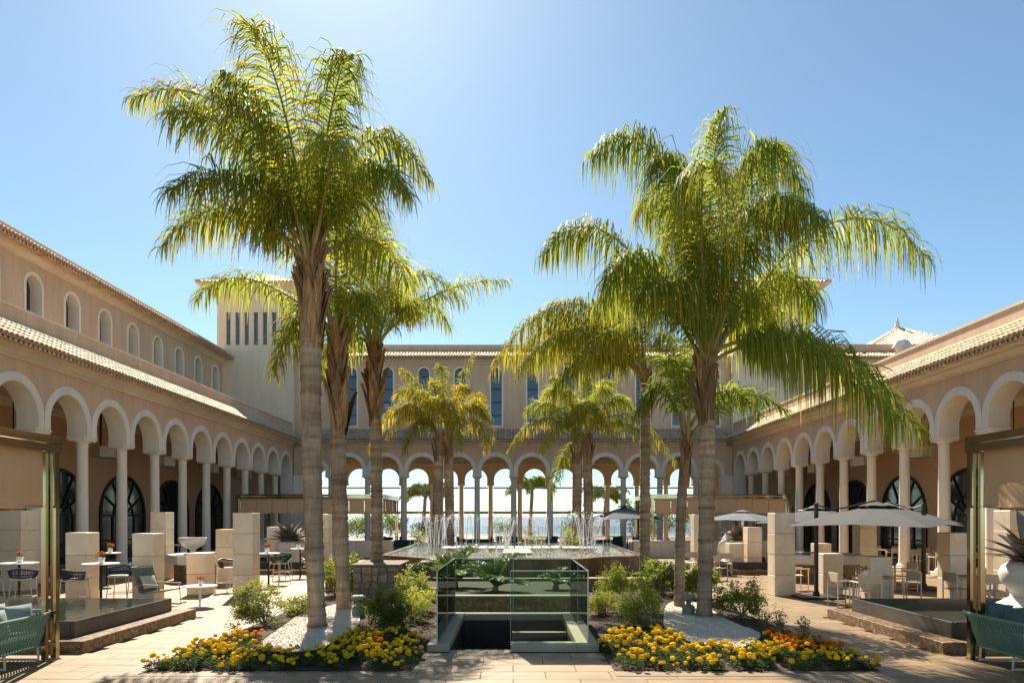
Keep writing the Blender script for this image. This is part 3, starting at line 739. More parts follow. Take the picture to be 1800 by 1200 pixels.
def palm(label, loc, crown, fr, r0, r1, zboot, rb, nh, seed, leaf=.8, droop=.8, yellow=.35, n=130, hang=(), group=None, wid=.0145, sparse=1.0, bend=(0,0)):
    """crown=(dx,z) of the growing point; fr=[(cx,cz,tx,tz,ty)] frond control and tip offsets"""
    rg = random.Random(seed); t = thing('palm_tree', label, 'palm tree', loc, 0, group)
    h = crown[1]-loc[2]; path = trunk_path(h, (crown[0],0), bend, max(30, int(h/.045))); zb = zboot-loc[2]
    rs = []; sc_l = []; ringp = 0; nxt = -.01; ramp_ = .01
    for x, y, z in path:
        f_ = z/h
        if z < zb:
            r = r0*(1+.28*math.exp(-z/.22)) + (r1-r0)*min(1, z/zb)
            if z > nxt: ringp = z; nxt = z + rg.uniform(.07,.26); ramp_ = rg.uniform(.006,.026)
            r += ramp_*math.exp(-(z-ringp)/.045) + rg.uniform(-.004,.004)
        else:
            q = (z-zb)/(h-zb+1e-6); r = r1*(1.0+.06*math.sin(PI*q)) * (1-.35*q)
        rs.append(r); sc_l.append(min(.85, math.exp(-(z-ringp)/.028)*ramp_*32) if z < zb else 0)
    b = MB(); b.tube(path, rs, 18); me = b.mesh('trunk', M['bark'], True)
    at_ = me.attributes.new('scar','FLOAT','POINT'); at_.data.foreach_set('value', [v*rg.uniform(.25,1.0) for v in sc_l for _ in range(18)]); put('trunk', me, t)
    for k in range(nh):                          # husks wrapped round the top of the trunk, upper ones over lower ones
        q = k/(nh-1); z = zb - .12 + (h-zb-.25)*q; a = k*2.39996 + rg.uniform(-.25,.25); f_ = z/h
        x = crown[0]*f_; r = r1*.78*(1-.3*q)
        s_ = rb/.19*(1.05-.35*q)*rg.uniform(.85,1.15)
        put('leaf_base', husk_me, t, (x+math.sin(a)*r, -math.cos(a)*r, z), (rg.uniform(-.05,.12), rg.uniform(-.12,.12), a), (s_*rg.uniform(.8,1.1), s_, s_*rg.uniform(.9,1.35)))
    for k, (cx_, cz_, tx, tz, ty) in enumerate(fr):
        a = math.atan2(ty if abs(ty) > .4 else rg.uniform(-.6,.6), tx if abs(tx) > .05 else .05)
        o = Vector((math.cos(a)*.09, math.sin(a)*.09, rg.uniform(-.35,.0)))
        me = frond_mesh((cx_-o.x, ty*.35-o.y, cz_-o.z), (tx-o.x, ty-o.y, tz-o.z), int(n*rg.uniform(.9,1.1)), leaf*rg.uniform(.9,1.12), droop*rg.uniform(.8,1.2), yellow*rg.uniform(.5,1.5), seed*100+k, wid)
        put('frond', me, t, (crown[0]+o.x, o.y, h+o.z))
    return t
palm('tallest palm, left of the path, its thick trunk standing foremost in the white gravel', (-3.69,13.18,.02), (-.12,7.21),
 [(0.12,2.0,0.68,3.6,0.3),(-1.32,3.7,-3.24,2.68,-0.3),(0.9,3.65,2.18,1.5,0.4),(-1.47,1.55,-2.52,-0.16,-0.6),(1.21,2.25,1.94,0.7,-0.8),(-0.29,2.04,-0.61,1.18,-3),(0.14,2.9,0.46,1.72,3),(-1.04,1.5,-1.58,0.11,-2.2),(1.11,1.18,1.53,0.0,2),(0.57,2.7,1.27,2.1,-2.4),(-0.61,3.22,-1.26,2.04,2.4),(-0.13,2.8,-0.08,2.2,-3),(-0.83,2.15,-1.79,1.18,1.8),(0.78,1.93,1.0,0.64,-2.6),(-.5,2.6,-1.0,2.3,-1.6),(.5,2.4,.95,2.2,1.5),(-1.2,2.7,-2.1,1.9,-1.2)],
 .152, .198, 5.45, .31, 38, 1, 1.12, 1.7, .36, 165, bend=(-.05,0), wid=.014)
palm('second palm behind the tallest one, left gravel patch, husky trunk top', (-3.82,15.8,.02), (-.17,6.54),
 [(-2.28,1.84,-3.24,0.62,0.2),(0.36,2.7,1.03,1.93,0.5),(-0.03,2.83,0.1,2.32,2),(-0.93,0.51,-1.15,-1.22,-0.8),(0.62,1.16,1.13,-0.39,-1.2),(-0.41,2.19,-1.18,1.29,-1.5),(0.87,1.67,1.71,0.64,1.5),(0.1,2.19,0.62,2.19,-2),(-0.54,1.8,-1.44,0.13,1.2)],
 .152, .172, 4.1, .27, 32, 2, 1.0, 1.5, .40, 125, bend=(-.04,0))
palm('palm rising from the rubble stone planter, one long frond reaching right', (-3.71,19,.97), (-.08,6.95),
 [(1.56,1.7,3.59,1.55,-0.3),(0.6,3.16,2.43,1.24,0.6),(-0.03,2.48,-0.26,2.63,2),(-0.57,2.32,-1.35,1.24,0.4),(-0.73,1.24,-1.07,-0.62,-1),(0.51,1.86,1.21,0.15,-2),(-0.26,2.63,-0.88,2.63,-2),(-0.88,0.93,-1.73,-0.77,1),(0.97,2.32,1.9,0.93,2),(0.12,2.79,0.67,2.48,-2.5)],
 .142, .158, 4.75, .28, 30, 3, 1.0, 1.6, .25, 120, bend=(.03,0))
palm('large palm right of the path with long drooping fronds, foremost on the right gravel', (3.99,14.6,.02), (.06,5.67),
 [(-0.04,3.75,0.42,5.11,0.3),(-0.65,5.8,-2.44,3.92,-0.2),(0.75,6.16,2.16,3.45,0.3),(2.53,4.26,4.33,1.72,-0.5),(2.32,1.11,3.79,-1.78,-1),(1.7,.75,2.9,-1.7,-1.9),(-2.18,4.02,-3.4,2.2,0.6),(-0.75,1.61,-1.64,0.54,-2),(-0.51,3.39,-0.81,2.32,-3),(0.44,3.15,0.86,1.96,-2.5),(1.03,2.08,1.87,0.65,1.5),(-1.11,3.15,-1.94,1.61,2),(0.08,4.34,-0.04,3.39,3),(-0.39,4.93,-0.99,3.75,2),(1.03,3.39,1.63,1.96,-1.8),(-1.34,2.56,-2.18,1.13,-1.2),(-.7,3.9,-1.3,3.2,-1.5),(.6,4.2,1.0,3.6,-1.2),(1.6,2.6,2.6,1.2,.8)],
 .142, .165, 4.2, .25, 30, 4, 1.5, 3.2, .28, 185, bend=(.03,0), wid=.0145)
palm('low slim palm with ragged brown trunk behind the large right palm', (3.88,16.3,.02), (.17,4.28),
 [(1.1,1.46,2.36,0.4,0.2),(-0.23,2.52,-0.56,2.12,0.3),(-0.62,1.73,-1.09,0.33,0.2),(0.31,1.99,0.77,1.46,2),(-0.36,1.86,-0.92,1.13,-1.5),(0.7,1.46,1.37,0.13,-1),(-0.03,2.52,0.11,1.99,-1.6)],
 .112, .108, 3.0, .16, 22, 5, .85, 1.0, .12, 110, bend=(-.05,0))
palm('palm with straight bare trunk right of the glass stairwell, fronds sweeping left', (3.76,20,.02), (.03,6.39),
 [(-2.7,3.2,-4.35,0.0,-0.2),(-1.4,2.7,-3.2,1.2,-1),(-0.08,3.3,-0.57,2.6,2),(-0.5,2.6,-1.5,1.6,0.8),(-0.9,1.9,-2.04,-0.3,-2.2),(-1.5,2.3,-3.1,.6,2),(-1.9,2.1,-3.66,-0.3,-1.4),(-0.3,2.8,-1.2,2.0,-1.6),(-2.0,2.6,-3.8,.5,.9),(-1.2,1.7,-2.6,-.5,.5)],
 .145, .13, 5.9, .2, 14, 6, 1.4, 3.2, .5, 165)
palm('left trunk of the small palm pair behind the fountain, left of centre', (-4.21,38,0), (.19,6.59),
 [(-0.84,2.94,-2.1,3.71,0.3),(-2.23,3.56,-3.78,-0.77,-0.2),(-1.61,2.32,-2.54,-0.31,-1.5),(-0.99,2.01,-1.61,-1.08,-2),(-0.22,3.56,-0.53,3.25,1.8),(-1.61,3.87,-2.54,2.32,1.5),(-1.2,2.6,-2.3,1.0,-1.0),(-.5,3.2,-1.1,1.6,-2.2),(.4,2.9,.9,.9,-1.8)],
 .24, .26, 4.9, .3, 16, 7, 1.05, 1.6, .95, 115, wid=.02)
palm('right trunk of the small palm pair behind the fountain, left of centre', (-3.46,38.6,0), (-.13,6.66),
 [(0.53,2.99,1.41,4.71,0.3),(1.63,3.93,2.51,-0.09,0),(1.95,2.04,2.2,-0.94,-1),(0.38,2.36,0.75,-0.94,-2),(-0.41,3.93,-0.5,3.93,0.5),(1.32,3.61,1.95,2.04,1.8),(1.2,2.7,2.2,.8,-.8),(.6,3.4,1.2,2.2,-1.6),(-.4,3.0,-.9,1.2,-1.9)],
 .24, .26, 4.9, .3, 16, 8, 1.05, 1.6, .9, 115, wid=.02)
palm('left trunk of the small palm pair behind the fountain, right of centre', (3.43,38,0), (.09,6.59),
 [(-2.04,2.32,-3.81,-0.93,0),(-1.73,2.94,-2.82,1.39,1),(-0.5,3.56,-1.42,3.13,0.2),(-0.8,2.01,-2.04,-1.08,-1.5),(-0.03,2.63,-0.25,-0.62,-2),(-0.96,3.87,-1.73,2.32,1.8),(-.9,-.6,-1.5,-3.6,-.5),(-1.3,2.7,-2.4,1.1,-.8),(-.5,3.3,-1.0,1.8,-1.8),(.3,2.9,.8,.9,-1.9)],
 .24, .26, 4.9, .3, 16, 9, 1.05, 1.6, .55, 115, wid=.02)
palm('right trunk of the small palm pair behind the fountain, right of centre', (4.21,38.6,0), (-.13,6.66),
 [(0.25,3.93,1.57,2.73,0.2),(2.14,2.99,4.84,-1.48,0),(1.82,1.73,3.71,-0.94,-1),(0.57,2.36,1.35,-0.79,-1.8),(-0.06,3.61,0.25,3.61,1.5),(1.51,3.61,2.77,1.73,1.6),(1.2,2.8,2.3,1.4,-.8),(.5,3.4,1.0,2.0,-1.7),(-.3,2.9,-.7,.9,-1.9)],
 .24, .26, 4.9, .3, 16, 10, 1.05, 1.6, .6, 115, wid=.02)
def round_crown(k, L_, rg):
    out_ = []
    for i in range(k):
        a = 2*PI*i/k + rg.uniform(-.2,.2); e = rg.uniform(.15,.9); l_ = L_*rg.uniform(.8,1.1)
        out_.append((math.cos(a)*l_*.45, l_*(.35+.5*e), math.cos(a)*l_*.95, l_*(-.35+.75*e), math.sin(a)*l_*.95))
    return out_
for q, (x, y, z, lab) in enumerate(((-10.6, 82, 4.6, 'distant terrace palm seen through the arches left of the paired palms'), (1.9, 80, 5.4, 'distant terrace palm seen through the arch just right of centre'), (10.6, 82, 4.4, 'distant terrace palm seen through the arches right of the fountain'))):
    palm(lab, (x, y, -.02), (.3, z), round_crown(16, 3.2, random.Random(40+q)), .2, .2, z-.9, .2, 8, 20+q, .9, 1.2, .12, 80, wid=.045)

# ------------------------------------------------------------------ planting beds
GL = [(-4.14,11.4),(-3.87,10.89),(-3.58,10.68),(-3.16,10.72),(-2.99,10.98),(-2.95,12.01),(-2.92,13.18),(-3.14,14.37),(-3.5,15.8),(-3.96,16.78),(-4.26,16.78),(-4.4,15.8),(-4.6,15.18),(-4.4,13.44),(-4.24,11.9)]
GR = [(3.55,16.37),(3.01,14.0),(2.77,12.8),(2.81,11.9),(2.98,11.5),(3.1,11.21),(3.37,10.94),(3.54,10.94),(3.92,11.4),(4.31,12.11),(4.46,12.68),(4.35,13.44),(4.33,14.29),(4.45,15.62),(4.54,16.99),(4.2,17.43),(3.9,17.2)]
def smooth_poly(p, k=2):
    for _ in range(k):
        q = []
        for i in range(len(p)):
            a, c = p[i], p[(i+1) % len(p)]
            q += [(a[0]*.75+c[0]*.25, a[1]*.75+c[1]*.25), (a[0]*.25+c[0]*.75, a[1]*.25+c[1]*.75)]
        p = q
    return p
def inside(x, y, p):
    r = False; j = len(p)-1
    for i in range(len(p)):
        if (p[i][1] > y) != (p[j][1] > y) and x < (p[j][0]-p[i][0])*(y-p[i][1])/(p[j][1]-p[i][1])+p[i][0]: r = not r
        j = i
    return r
GLs, GRs = smooth_poly(GL), smooth_poly(GR)
def bedz(x, y, s):
    ex = min(abs(x)-BEDX0, BEDX1-abs(x), y-BEDY0, 20.0-y)
    return .012 + .075*max(0, min(1, ex/.5)) + .012*math.sin(x*7.1+y*3.3) * min(1, max(0, ex/.2))
for s, G in ((-1, GLs), (1, GRs)):
    b = MB(); nx, ny = 40, 96; z = []
    for j in range(ny+1):
        for i in range(nx+1):
            x = s*(BEDX0+(BEDX1-BEDX0)*i/nx); y = BEDY0+(20.0-BEDY0)*j/ny
            b.v.append((x, y, bedz(x,y,s)+R.uniform(-.008,.012)))
    for j in range(ny):
        for i in range(nx):
            a = j*(nx+1)+i; b.f.append((a,a+1,a+nx+2,a+nx+1)); b.m.append(0)
    bed = struct(b.obj('garden_bed_ground', M['mulch']))
    ch = MB()
    for k in range(2600):                     # bark chips and crumbs
        x = s*R.uniform(BEDX0+.03,BEDX1-.03); y = R.uniform(BEDY0+.03,19.9); z = bedz(x,y,s)+.012; a = R.uniform(0,PI); l_ = R.uniform(.012,.04); w_ = l_*R.uniform(.3,.6)
        c_, s_ = math.cos(a), math.sin(a); t_ = R.uniform(-.6,.6)
        ch.add([(x+c_*l_,y+s_*l_,z+t_*l_),(x-s_*w_,y+c_*w_,z),(x-c_*l_,y-s_*l_,z-t_*l_),(x+s_*w_,y-c_*w_,z+.008)], [(0,1,2,3)])
    tag(ch.obj('bark_chips', M['mulch']), 'dark bark mulch covering the %s flower bed' % ('left' if s < 0 else 'right'), 'mulch', kind='stuff')
    b = MB(); b.prism(G, .03, .115); n = len(G); b.obj('gravel_base', M['gravel'], bed)
    b = MB()
    for i in range(n):                        # thin steel edging
        p, q = G[i], G[(i+1)%n]; cx_ = sum(v[0] for v in G)/n; cy_ = sum(v[1] for v in G)/n
        e = lambda v: (v[0]+(v[0]-cx_)*.012, v[1]+(v[1]-cy_)*.004)
        p2, q2 = e(p), e(q); b.add([(*p2,.0),(*q2,.0),(*q2,.135),(*p2,.135)], [(0,1,2,3)])
    b.obj('steel_edging', M['steel'], bed)
    b = MB(); x0 = min(v[0] for v in G); x1 = max(v[0] for v in G); y0 = min(v[1] for v in G); y1 = max(v[1] for v in G); k = 0; tones = []
    while k < 5200:
        x, y = R.uniform(x0,x1), y0+(y1-y0)*R.random()**1.5
        if not inside(x, y, G): continue
        r = R.uniform(.008,.019); z = .115+r*.35; k += 1; a = R.uniform(0,6.3); c_, s_ = math.cos(a)*r, math.sin(a)*r; f_ = R.uniform(.6,1)
        b.add([(x+c_,y+s_,z),(x-s_*f_,y+c_*f_,z),(x-c_,y-s_,z),(x+s_*f_,y-c_*f_,z),(x+R.uniform(-.4,.4)*r,y+R.uniform(-.4,.4)*r,z+r*.7)], [(0,1,4),(1,2,4),(2,3,4),(3,0,4)]); tones += [R.random()]*5
    me = b.mesh('white_gravel', M['pebble']); a = me.attributes.new('tone','FLOAT','POINT'); a.data.foreach_set('value', tones)
    tag(put('white_gravel', me), 'white gravel patch round the palms in the %s bed' % ('left' if s < 0 else 'right'), 'gravel', kind='stuff')
    # grey stone border along the outer and front edges
    b = MB()
    yy = BEDY0-.30
    while yy < 19.9:
        b.cbox(s*(BEDX1), s*(BEDX1+.30), yy+.003, min(yy+.897, 20), -.028, .006, .003); yy += .9
    xx = BEDX0-.02
    while xx < BEDX1: b.cbox(s*xx+s*.003, s*min(xx+.897, BEDX1-.003), BEDY0-.30, BEDY0, -.028, .006, .003); xx += .9
    struct(b.obj('bed_border_pavement', M['pavegrey']))

# shrubs
def leaf_cloud(pts, size, g, tintv, asp=.45):
    """small folded leaves at pts (N,3), facing outwards/upwards"""
    n = len(pts); d = g.normal(0,1,(n,3)); d[:,2] = np.abs(d[:,2])*.6+.1; d /= np.linalg.norm(d,axis=1,keepdims=True)
    o = g.normal(0,1,(n,3)); w_ = np.cross(d,o); w_ /= np.linalg.norm(w_,axis=1,keepdims=True)+1e-9
    L_ = (size*g.uniform(.7,1.3,n))[:,None]; nn = np.cross(d,w_)
    A = np.stack([pts, pts+d*L_*.5+w_*L_*asp*.5+nn*L_*.08, pts+d*L_, pts+d*L_*.5-w_*L_*asp*.5+nn*L_*.08],1).reshape(-1,3)
    F = np.arange(n*4).reshape(n,4)
    return A, F, np.repeat(tintv,4)
def cloud_obj(name, A, F, tint, mat_, parent):
    me = bpy.data.meshes.new(name); me.from_pydata(A.tolist(), [], F.tolist()); me.materials.append(mat_)
    a = me.attributes.new('tint','FLOAT','POINT'); a.data.foreach_set('value', np.clip(tint,0,1))
    return put(name, me, parent)
def shrub(label, x, y, z, rx, h, n, seed, yellow=.35, size=.055, mat_='shrub', group=None, asp=.45):
    g = np.random.default_rng(seed); rg = random.Random(seed)
    t = thing('shrub', label, 'shrub', (x,y,z), 0, group)
    b = MB(); tips = []
    for k in range(16):
        a = rg.uniform(0,2*PI); r = rx*rg.uniform(.25,.95)**.7; zt = h*(rg.uniform(.35,1.0) if r < rx*.7 else rg.uniform(.25,.75))
        e = Vector((math.cos(a)*r, math.sin(a)*r, zt)); mid = e*.5+Vector((0,0,h*.12)); b.tube([(0,0,0),tuple(mid),tuple(e)], [.012,.008,.004], 4)
        for _ in range(rg.randint(3,5)): tips.append(np.array(e)+np.array([rg.gauss(0,rx*.22), rg.gauss(0,rx*.22), rg.gauss(0,h*.13)]))
    b.obj('stems', M['bark'], t)
    n = int(n*1.6); tips = np.array(tips); idx = g.integers(0,len(tips),n)
    p = tips[idx] + g.normal(0,1,(n,3))*np.array([rx*.15,rx*.15,h*.10])*g.uniform(.5,1.2,n)[:,None]; p[:,2] = np.maximum(p[:,2], .03)
    ct = g.uniform(-.25,.35,len(tips))
    tv = yellow + ct[idx]*.6 + (p[:,2]/h-.5)*.35 + g.normal(0,.12,n)
    cloud_obj('foliage', *leaf_cloud(p,size,g,tv,asp), M[mat_], t)
    return t
def gx(x): return x
shrub('round yellow-green shrub at the outer edge of the left bed', -4.82, 13.6, .06, .48, .72, 2600, 101, .42)
shrub('small low shrub behind the round one, left bed', -4.55, 15.0, .06, .34, .42, 1100, 102, .30)
shrub('leafy shrub behind the tallest palm trunk at the path edge', -4.72, 18.6, .06, .55, 1.0, 2200, 103, .35, .08)
shrub('big dark bushy shrub in the left bed beside the glass stairwell', -2.38, 13.0, .06, .38, .72, 2300, 104, .12)
shrub('tall yellow-green shrub behind the dark one, left of the glass stairwell', -2.2, 15.6, .06, .38, .8, 1700, 105, .5)
shrub('feathery yellow shrub drooping over the mulch, left of the glass stairwell', -2.05, 14.2, .06, .42, .6, 1300, 106, .62, .07, asp=.3)
shrub('tall bright green shrub right of the glass stairwell, near the fountain', 2.35, 16.6, .06, .42, .82, 1900, 107, .4)
shrub('feathery yellow-green shrub low beside the right of the glass stairwell', 2.0, 15.2, .06, .36, .45, 1000, 108, .6, .07, asp=.3)
shrub('bushy green shrub between the mulch and the right gravel', 2.5, 13.4, .06, .40, .66, 2200, 109, .42)
shrub('dark glossy shrub behind the slim palm trunk at the basin wall', 4.0, 18.8, .06, .62, .80, 1800, 110, .12, .09)
shrub('dark shrub at the basin wall between the two right palm trunks', 4.75, 17.6, .06, .45, .75, 1500, 111, .15, .09)
shrub('round olive shrub at the outer edge of the right bed', 4.78, 14.6, .06, .50, .72, 2600, 112, .22)
for q, (x, y, h_) in enumerate(((4.9,12.9,.45),(5.0,12.0,.4),(4.85,13.5,.35))):
    shrub('thin reddish rose stem at the outer edge of the right bed', x, y, .04, .13, h_, 140, 120+q, .2, .045, group='rose stems in the right bed')

# marigolds
def flower_mesh(mat_, nm):
    b = MB(); rg = random.Random(5); rings = 5; nn = 11; vs_ = []
    for i in range(rings):
        f_ = i/(rings-1); r0 = .040*math.sin(PI*(.18+.72*f_))**.7; z = .026*(1-math.cos(PI*f_))/2*2-.014
        for k in range(nn):
            a = 2*PI*k/nn+i*.28; r = r0*(1+.16*(k%2)*(1-f_*.5))*rg.uniform(.92,1.08); vs_.append((r*math.cos(a), r*math.sin(a), z+rg.uniform(-.003,.003)+(.004 if k%2 else 0)))
    b.add(vs_, [(i*nn+k,i*nn+(k+1)%nn,(i+1)*nn+(k+1)%nn,(i+1)*nn+k) for i in range(rings-1) for k in range(nn)]+[tuple(range((rings-1)*nn, rings*nn))])
    return b.mesh(nm, mat_)
fl_y = flower_mesh(M['yellow'], 'flower'); fl_o = flower_mesh(M['orange'], 'flower')
mar_me = []
for k in range(5):
    g = np.random.default_rng(200+k); n = 330; th = g.uniform(0,2*PI,n); rr_ = .15*np.sqrt(g.random(n)); p = np.stack([rr_*np.cos(th), rr_*np.sin(th), .02+g.random(n)*.15*(1.15-rr_/.16)],1)
    A, F, T_ = leaf_cloud(p, .045, g, g.uniform(0,.6,n), .38)
    me = bpy.data.meshes.new('foliage'); me.from_pydata(A.tolist(), [], F.tolist()); me.materials.append(M['mari']); a = me.attributes.new('tint','FLOAT','POINT'); a.data.foreach_set('value', T_); mar_me.append(me)
LY = [(-5.15,9.98),(-1.52,9.98),(-1.52,11.9),(-1.95,12.4),(-2.75,12.2),(-2.85,11.0),(-3.0,10.62),(-3.6,10.5),(-3.95,10.75),(-4.28,11.4),(-4.4,12.0),(-4.95,12.2),(-5.12,11.2)]
RY = [(1.52,9.98),(3.95,9.98),(4.1,11.2),(3.9,11.25),(3.5,10.82),(3.3,10.82),(2.9,11.3),(2.65,12.0),(2.6,12.6),(1.75,12.5),(1.52,11.6)]
RO = [(3.95,9.98),(5.16,9.98),(5.14,11.9),(4.7,12.4),(4.5,12.2),(4.2,11.5)]
def plant_marigolds(poly, col_of, label_y, label_o, grp, n, side):
    x0 = min(v[0] for v in poly); x1 = max(v[0] for v in poly); y0 = min(v[1] for v in poly); y1 = max(v[1] for v in poly)
    done = []; tries = 0
    while len(done) < n and tries < 6000:
        tries += 1; x, y = R.uniform(x0,x1), R.uniform(y0,y1)
        if not inside(x,y,poly) or any((x-a)**2+(y-c)**2 < .16**2 for a, c in done): continue
        done.append((x,y)); orange = R.random() < col_of(x,y)
        z_ = ('at the front edge of' if y < 10.45 else 'behind the front rows of'); x_ = ('outer third' if abs(x) > 3.95 else ('middle' if abs(x) > 2.7 else 'path side'))
        t = thing('marigold_plant', 'marigold plant with %s blooms %s the %s bed, %s' % ('orange' if orange else 'yellow', z_, 'left' if side < 0 else 'right', x_), 'marigold', (x,y,bedz(x,y,side)), R.uniform(0,6), grp + (' with orange blooms' if orange else ' with yellow blooms'))
        sc_ = R.uniform(.7,1.05); put('foliage', R.choice(mar_me), t, scale=(sc_*1.1,sc_*1.1,sc_*.85))
        for _ in range(R.randint(2,6)):
            a = R.uniform(0,6.3); r = .17*math.sqrt(R.random()); s_ = R.choice((.45,.65,.8,.9,1.0,1.1))*R.uniform(.85,1.1)
            put('flower', fl_o if orange else fl_y, t, (r*math.cos(a), r*math.sin(a), R.uniform(.10,.20)*sc_*.95), (R.uniform(-.4,.4),R.uniform(-.4,.4),R.uniform(0,6)), s_)
plant_marigolds(LY, lambda x,y: .35 if (x < -3.9 and y > 11.3) else (.06 if x > -2.6 else .02), 'low marigold plant with yellow blooms in the left bed', 'low marigold plant with orange blooms in the left bed', 'marigolds in the left bed', 100, -1)
plant_marigolds(RY, lambda x,y: .0, 'low marigold plant with yellow blooms in the right bed', 'low marigold plant with orange blooms in the right bed', 'marigolds in the right bed', 75, 1)
plant_marigolds(RO, lambda x,y: .15 if y < 10.7 else .7, 'low marigold plant with yellow blooms in the right bed', 'low marigold plant with orange blooms in the right bed', 'marigolds in the right bed', 36, 1)

# cycads
def cycad(label, x, y, z, n, L_, seed, yellow=.25):
    rg = random.Random(seed); t = thing('cycad', label, 'cycad', (x,y,z))
    b = MB(); b.lathe([(.08,-.1),(.09,-.02),(.08,.06),(.04,.10)], 12); b.obj('trunk', M['bark'], t, True)
    for k in range(n):
        a = k*2.39996+rg.uniform(-.2,.2); e = .25+.75*((k*.618)%1); l_ = L_*rg.uniform(.85,1.1); c_, s_ = math.cos(a), math.sin(a)
        me = frond_mesh((c_*l_*.35, s_*l_*.35, l_*.85*e), (c_*l_*(1.0-.45*e), s_*l_*(1.0-.45*e), l_*(1.0*e-.18)), 46, .17*L_/.8, .12, yellow, seed*50+k, .0075, 1, .12, .010, ('cycad','rachis'), True)
        put('frond', me, t, (0,0,.06))
cycad('bright green cycad in front of the fountain lip, left of the stairwell', -1.55, 18.6, .42, 30, 1.15, 31, .5)
cycad('dark cycad seen through the glass stairwell panes', -.45, 17.6, .35, 30, 1.05, 32, .1)
cycad('small cycad behind the right glass pane', 1.1, 18.0, .35, 18, .6, 33, .2)
cycad('grassy pale cycad tuft left behind the glass stairwell', -2.5, 18.4, .4, 22, .75, 34, .3)
# ------------------------------------------------------------------ glass stairwell
t = thing('stairwell_enclosure', 'glass walled stairwell opening on a marble kerb in the centre', 'enclosure', (0, 13.3, 0))
M['kerb'] = pbr('kerb_stone', (.34,.27,.19), (.46,.37,.27), 3, .4, .1, 30)
def kb(x0,x1,y0,y1,z1,nm='kerb'):
    b = MB(); b.cbox(x0,x1,y0-13.3,y1-13.3,-.02,z1,.008); return b.obj(nm, M['kerb'], t)
kb(-1.41,-1.05,11.42,15.3,.105); kb(1.05,1.41,11.42,15.3,.105); kb(-1.05,1.05,14.93,15.3,.102); kb(-.04,1.05,11.42,11.74,.102)
b = MB()
b.box(-1.07,-1.05,-1.58,1.65,-3,-.021); b.box(1.05,1.07,-1.58,1.65,-3,-.021); b.box(-1.05,1.05,1.63,1.65,-3,-.021); b.box(-1.05,1.05,-1.62,-1.60,-3,-.021); b.box(-1.05,1.05,-1.6,1.63,-3.1,-3)
b.obj('well_wall', M['iron'], t)
for k in range(6):
    b = MB(); b.cbox(-.02,1.045,.35,.50,-.9+.14*k,-.9+.14*k+.134,.004); b.obj('stone_course', M['stairstone'], t)
for k in range(9):
    b = MB(); b.cbox(-1.04,-.05,-1.58+.29*k,-1.58+.29*(k+1)+.02,-.25-.17*k,-.10-.17*k,.005); b.obj('step', M['stairstone'], t)
def pane(x0,x1,y0,y1,z0,z1,nm='glass_pane'):
    b = MB(); b.box(x0,x1,y0-13.3,y1-13.3,z0,z1); o = b.obj(nm, M['glassgreen'], t)
    b = MB()
    if x1-x0 > y1-y0: b.box(x0,x1,y0-13.303,y1-13.297,z1+.001,z1+.012)
    else: b.box(x0-.003,x1+.003,y0-13.3,y1-13.3,z1+.001,z1+.012)
    for ex in ((x0,x1),):
        if x1-x0 > y1-y0: b.box(x0-.006,x0-.001,y0-13.303,y1-13.297,z0,z1); b.box(x1+.001,x1+.006,y0-13.303,y1-13.297,z0,z1)
        else: b.box(x0-.003,x1+.003,y0-13.306,y0-13.301,z0,z1); b.box(x0-.003,x1+.003,y1-13.299,y1-13.294,z0,z1)
    b.obj('polished_edge', M['edge'], o)
M['edge'] = pbr('glass_edge', (.38,.55,.48), (.46,.62,.55), 3, .2, spec=.7)
pane(-1.27,-1.255,11.60,13.36,.10,1.29); pane(-1.27,-1.255,13.375,15.1,.10,1.29)
pane(1.235,1.25,11.60,13.36,.10,1.29); pane(1.235,1.25,13.375,15.1,.10,1.29)
pane(-1.25,-.01,15.105,15.12,.10,1.29); pane(.01,1.23,15.105,15.12,.10,1.29)
pane(-.04,1.23,11.585,11.60,.10,1.29)

# ------------------------------------------------------------------ planters before the fountain, fountain
b = MB(); b.box(-1.5,1.5,16.0,20.2,-.02,.33); b.box(-3.0,-1.5,17.6,20.2,-.02,.33); struct(b.obj('planter_ground', M['mulch']))
t = thing('low_planter_wall', 'low stone planter wall with pale coping behind the glass stairwell', 'wall', (0,16,0))
b = MB(); b.box(-1.5,1.5,-.2,0,-.02,.36); b.box(-3.05,-1.5,1.4,1.6,-.02,.36); b.obj('wall', M['granite'], t)
b = MB(); b.cbox(-1.55,1.55,-.24,.03,.363,.41,.006); b.cbox(-3.1,-1.56,1.36,1.63,.363,.41,.006); b.obj('coping', M['pavegrey'], t)

FX, FY = 0, 28
t = thing('fountain', 'large raised fountain basin with brown stone lip and wider lower pool', 'fountain', (FX,FY,0))
def outline(p, off): 
    cx_ = sum(v[0] for v in p)/len(p); cy_ = sum(v[1] for v in p)/len(p); q = []
    n = len(p)
    for i in range(n):
        a, c, d_ = Vector(p[i-1]), Vector(p[i]), Vector(p[(i+1)%n]); e1 = (c-a).normalized(); e2 = (d_-c).normalized()
        n1 = Vector((e1.y,-e1.x)); n2 = Vector((e2.y,-e2.x)); m_ = (n1+n2); m_ = m_/max(.3,m_.dot(n1)); q.append((c.x-m_.x*off, c.y-m_.y*off))
    return q
def ringwall(p, off, z0, z1, mat_, nm, par):
    q = outline(p, off); n = len(p); b = MB()
    for i in range(n):
        j = (i+1)%n; b.prism([p[i],p[j],q[j],q[i]], z0, z1)
    return b.obj(nm, mat_, par)
low = [(-5.45,20.25),(5.45,20.25),(5.95,30),(5.0,36),(-5.0,36),(-5.95,30)]
low = [(x-FX,y-FY) for x,y in low]
ringwall(low, .32, -.02, .36, M['granite'], 'lower_wall', t)
q_ = outline(low, -.04); ringwall(q_, .42, .362, .41, M['pave'], 'coping', t)
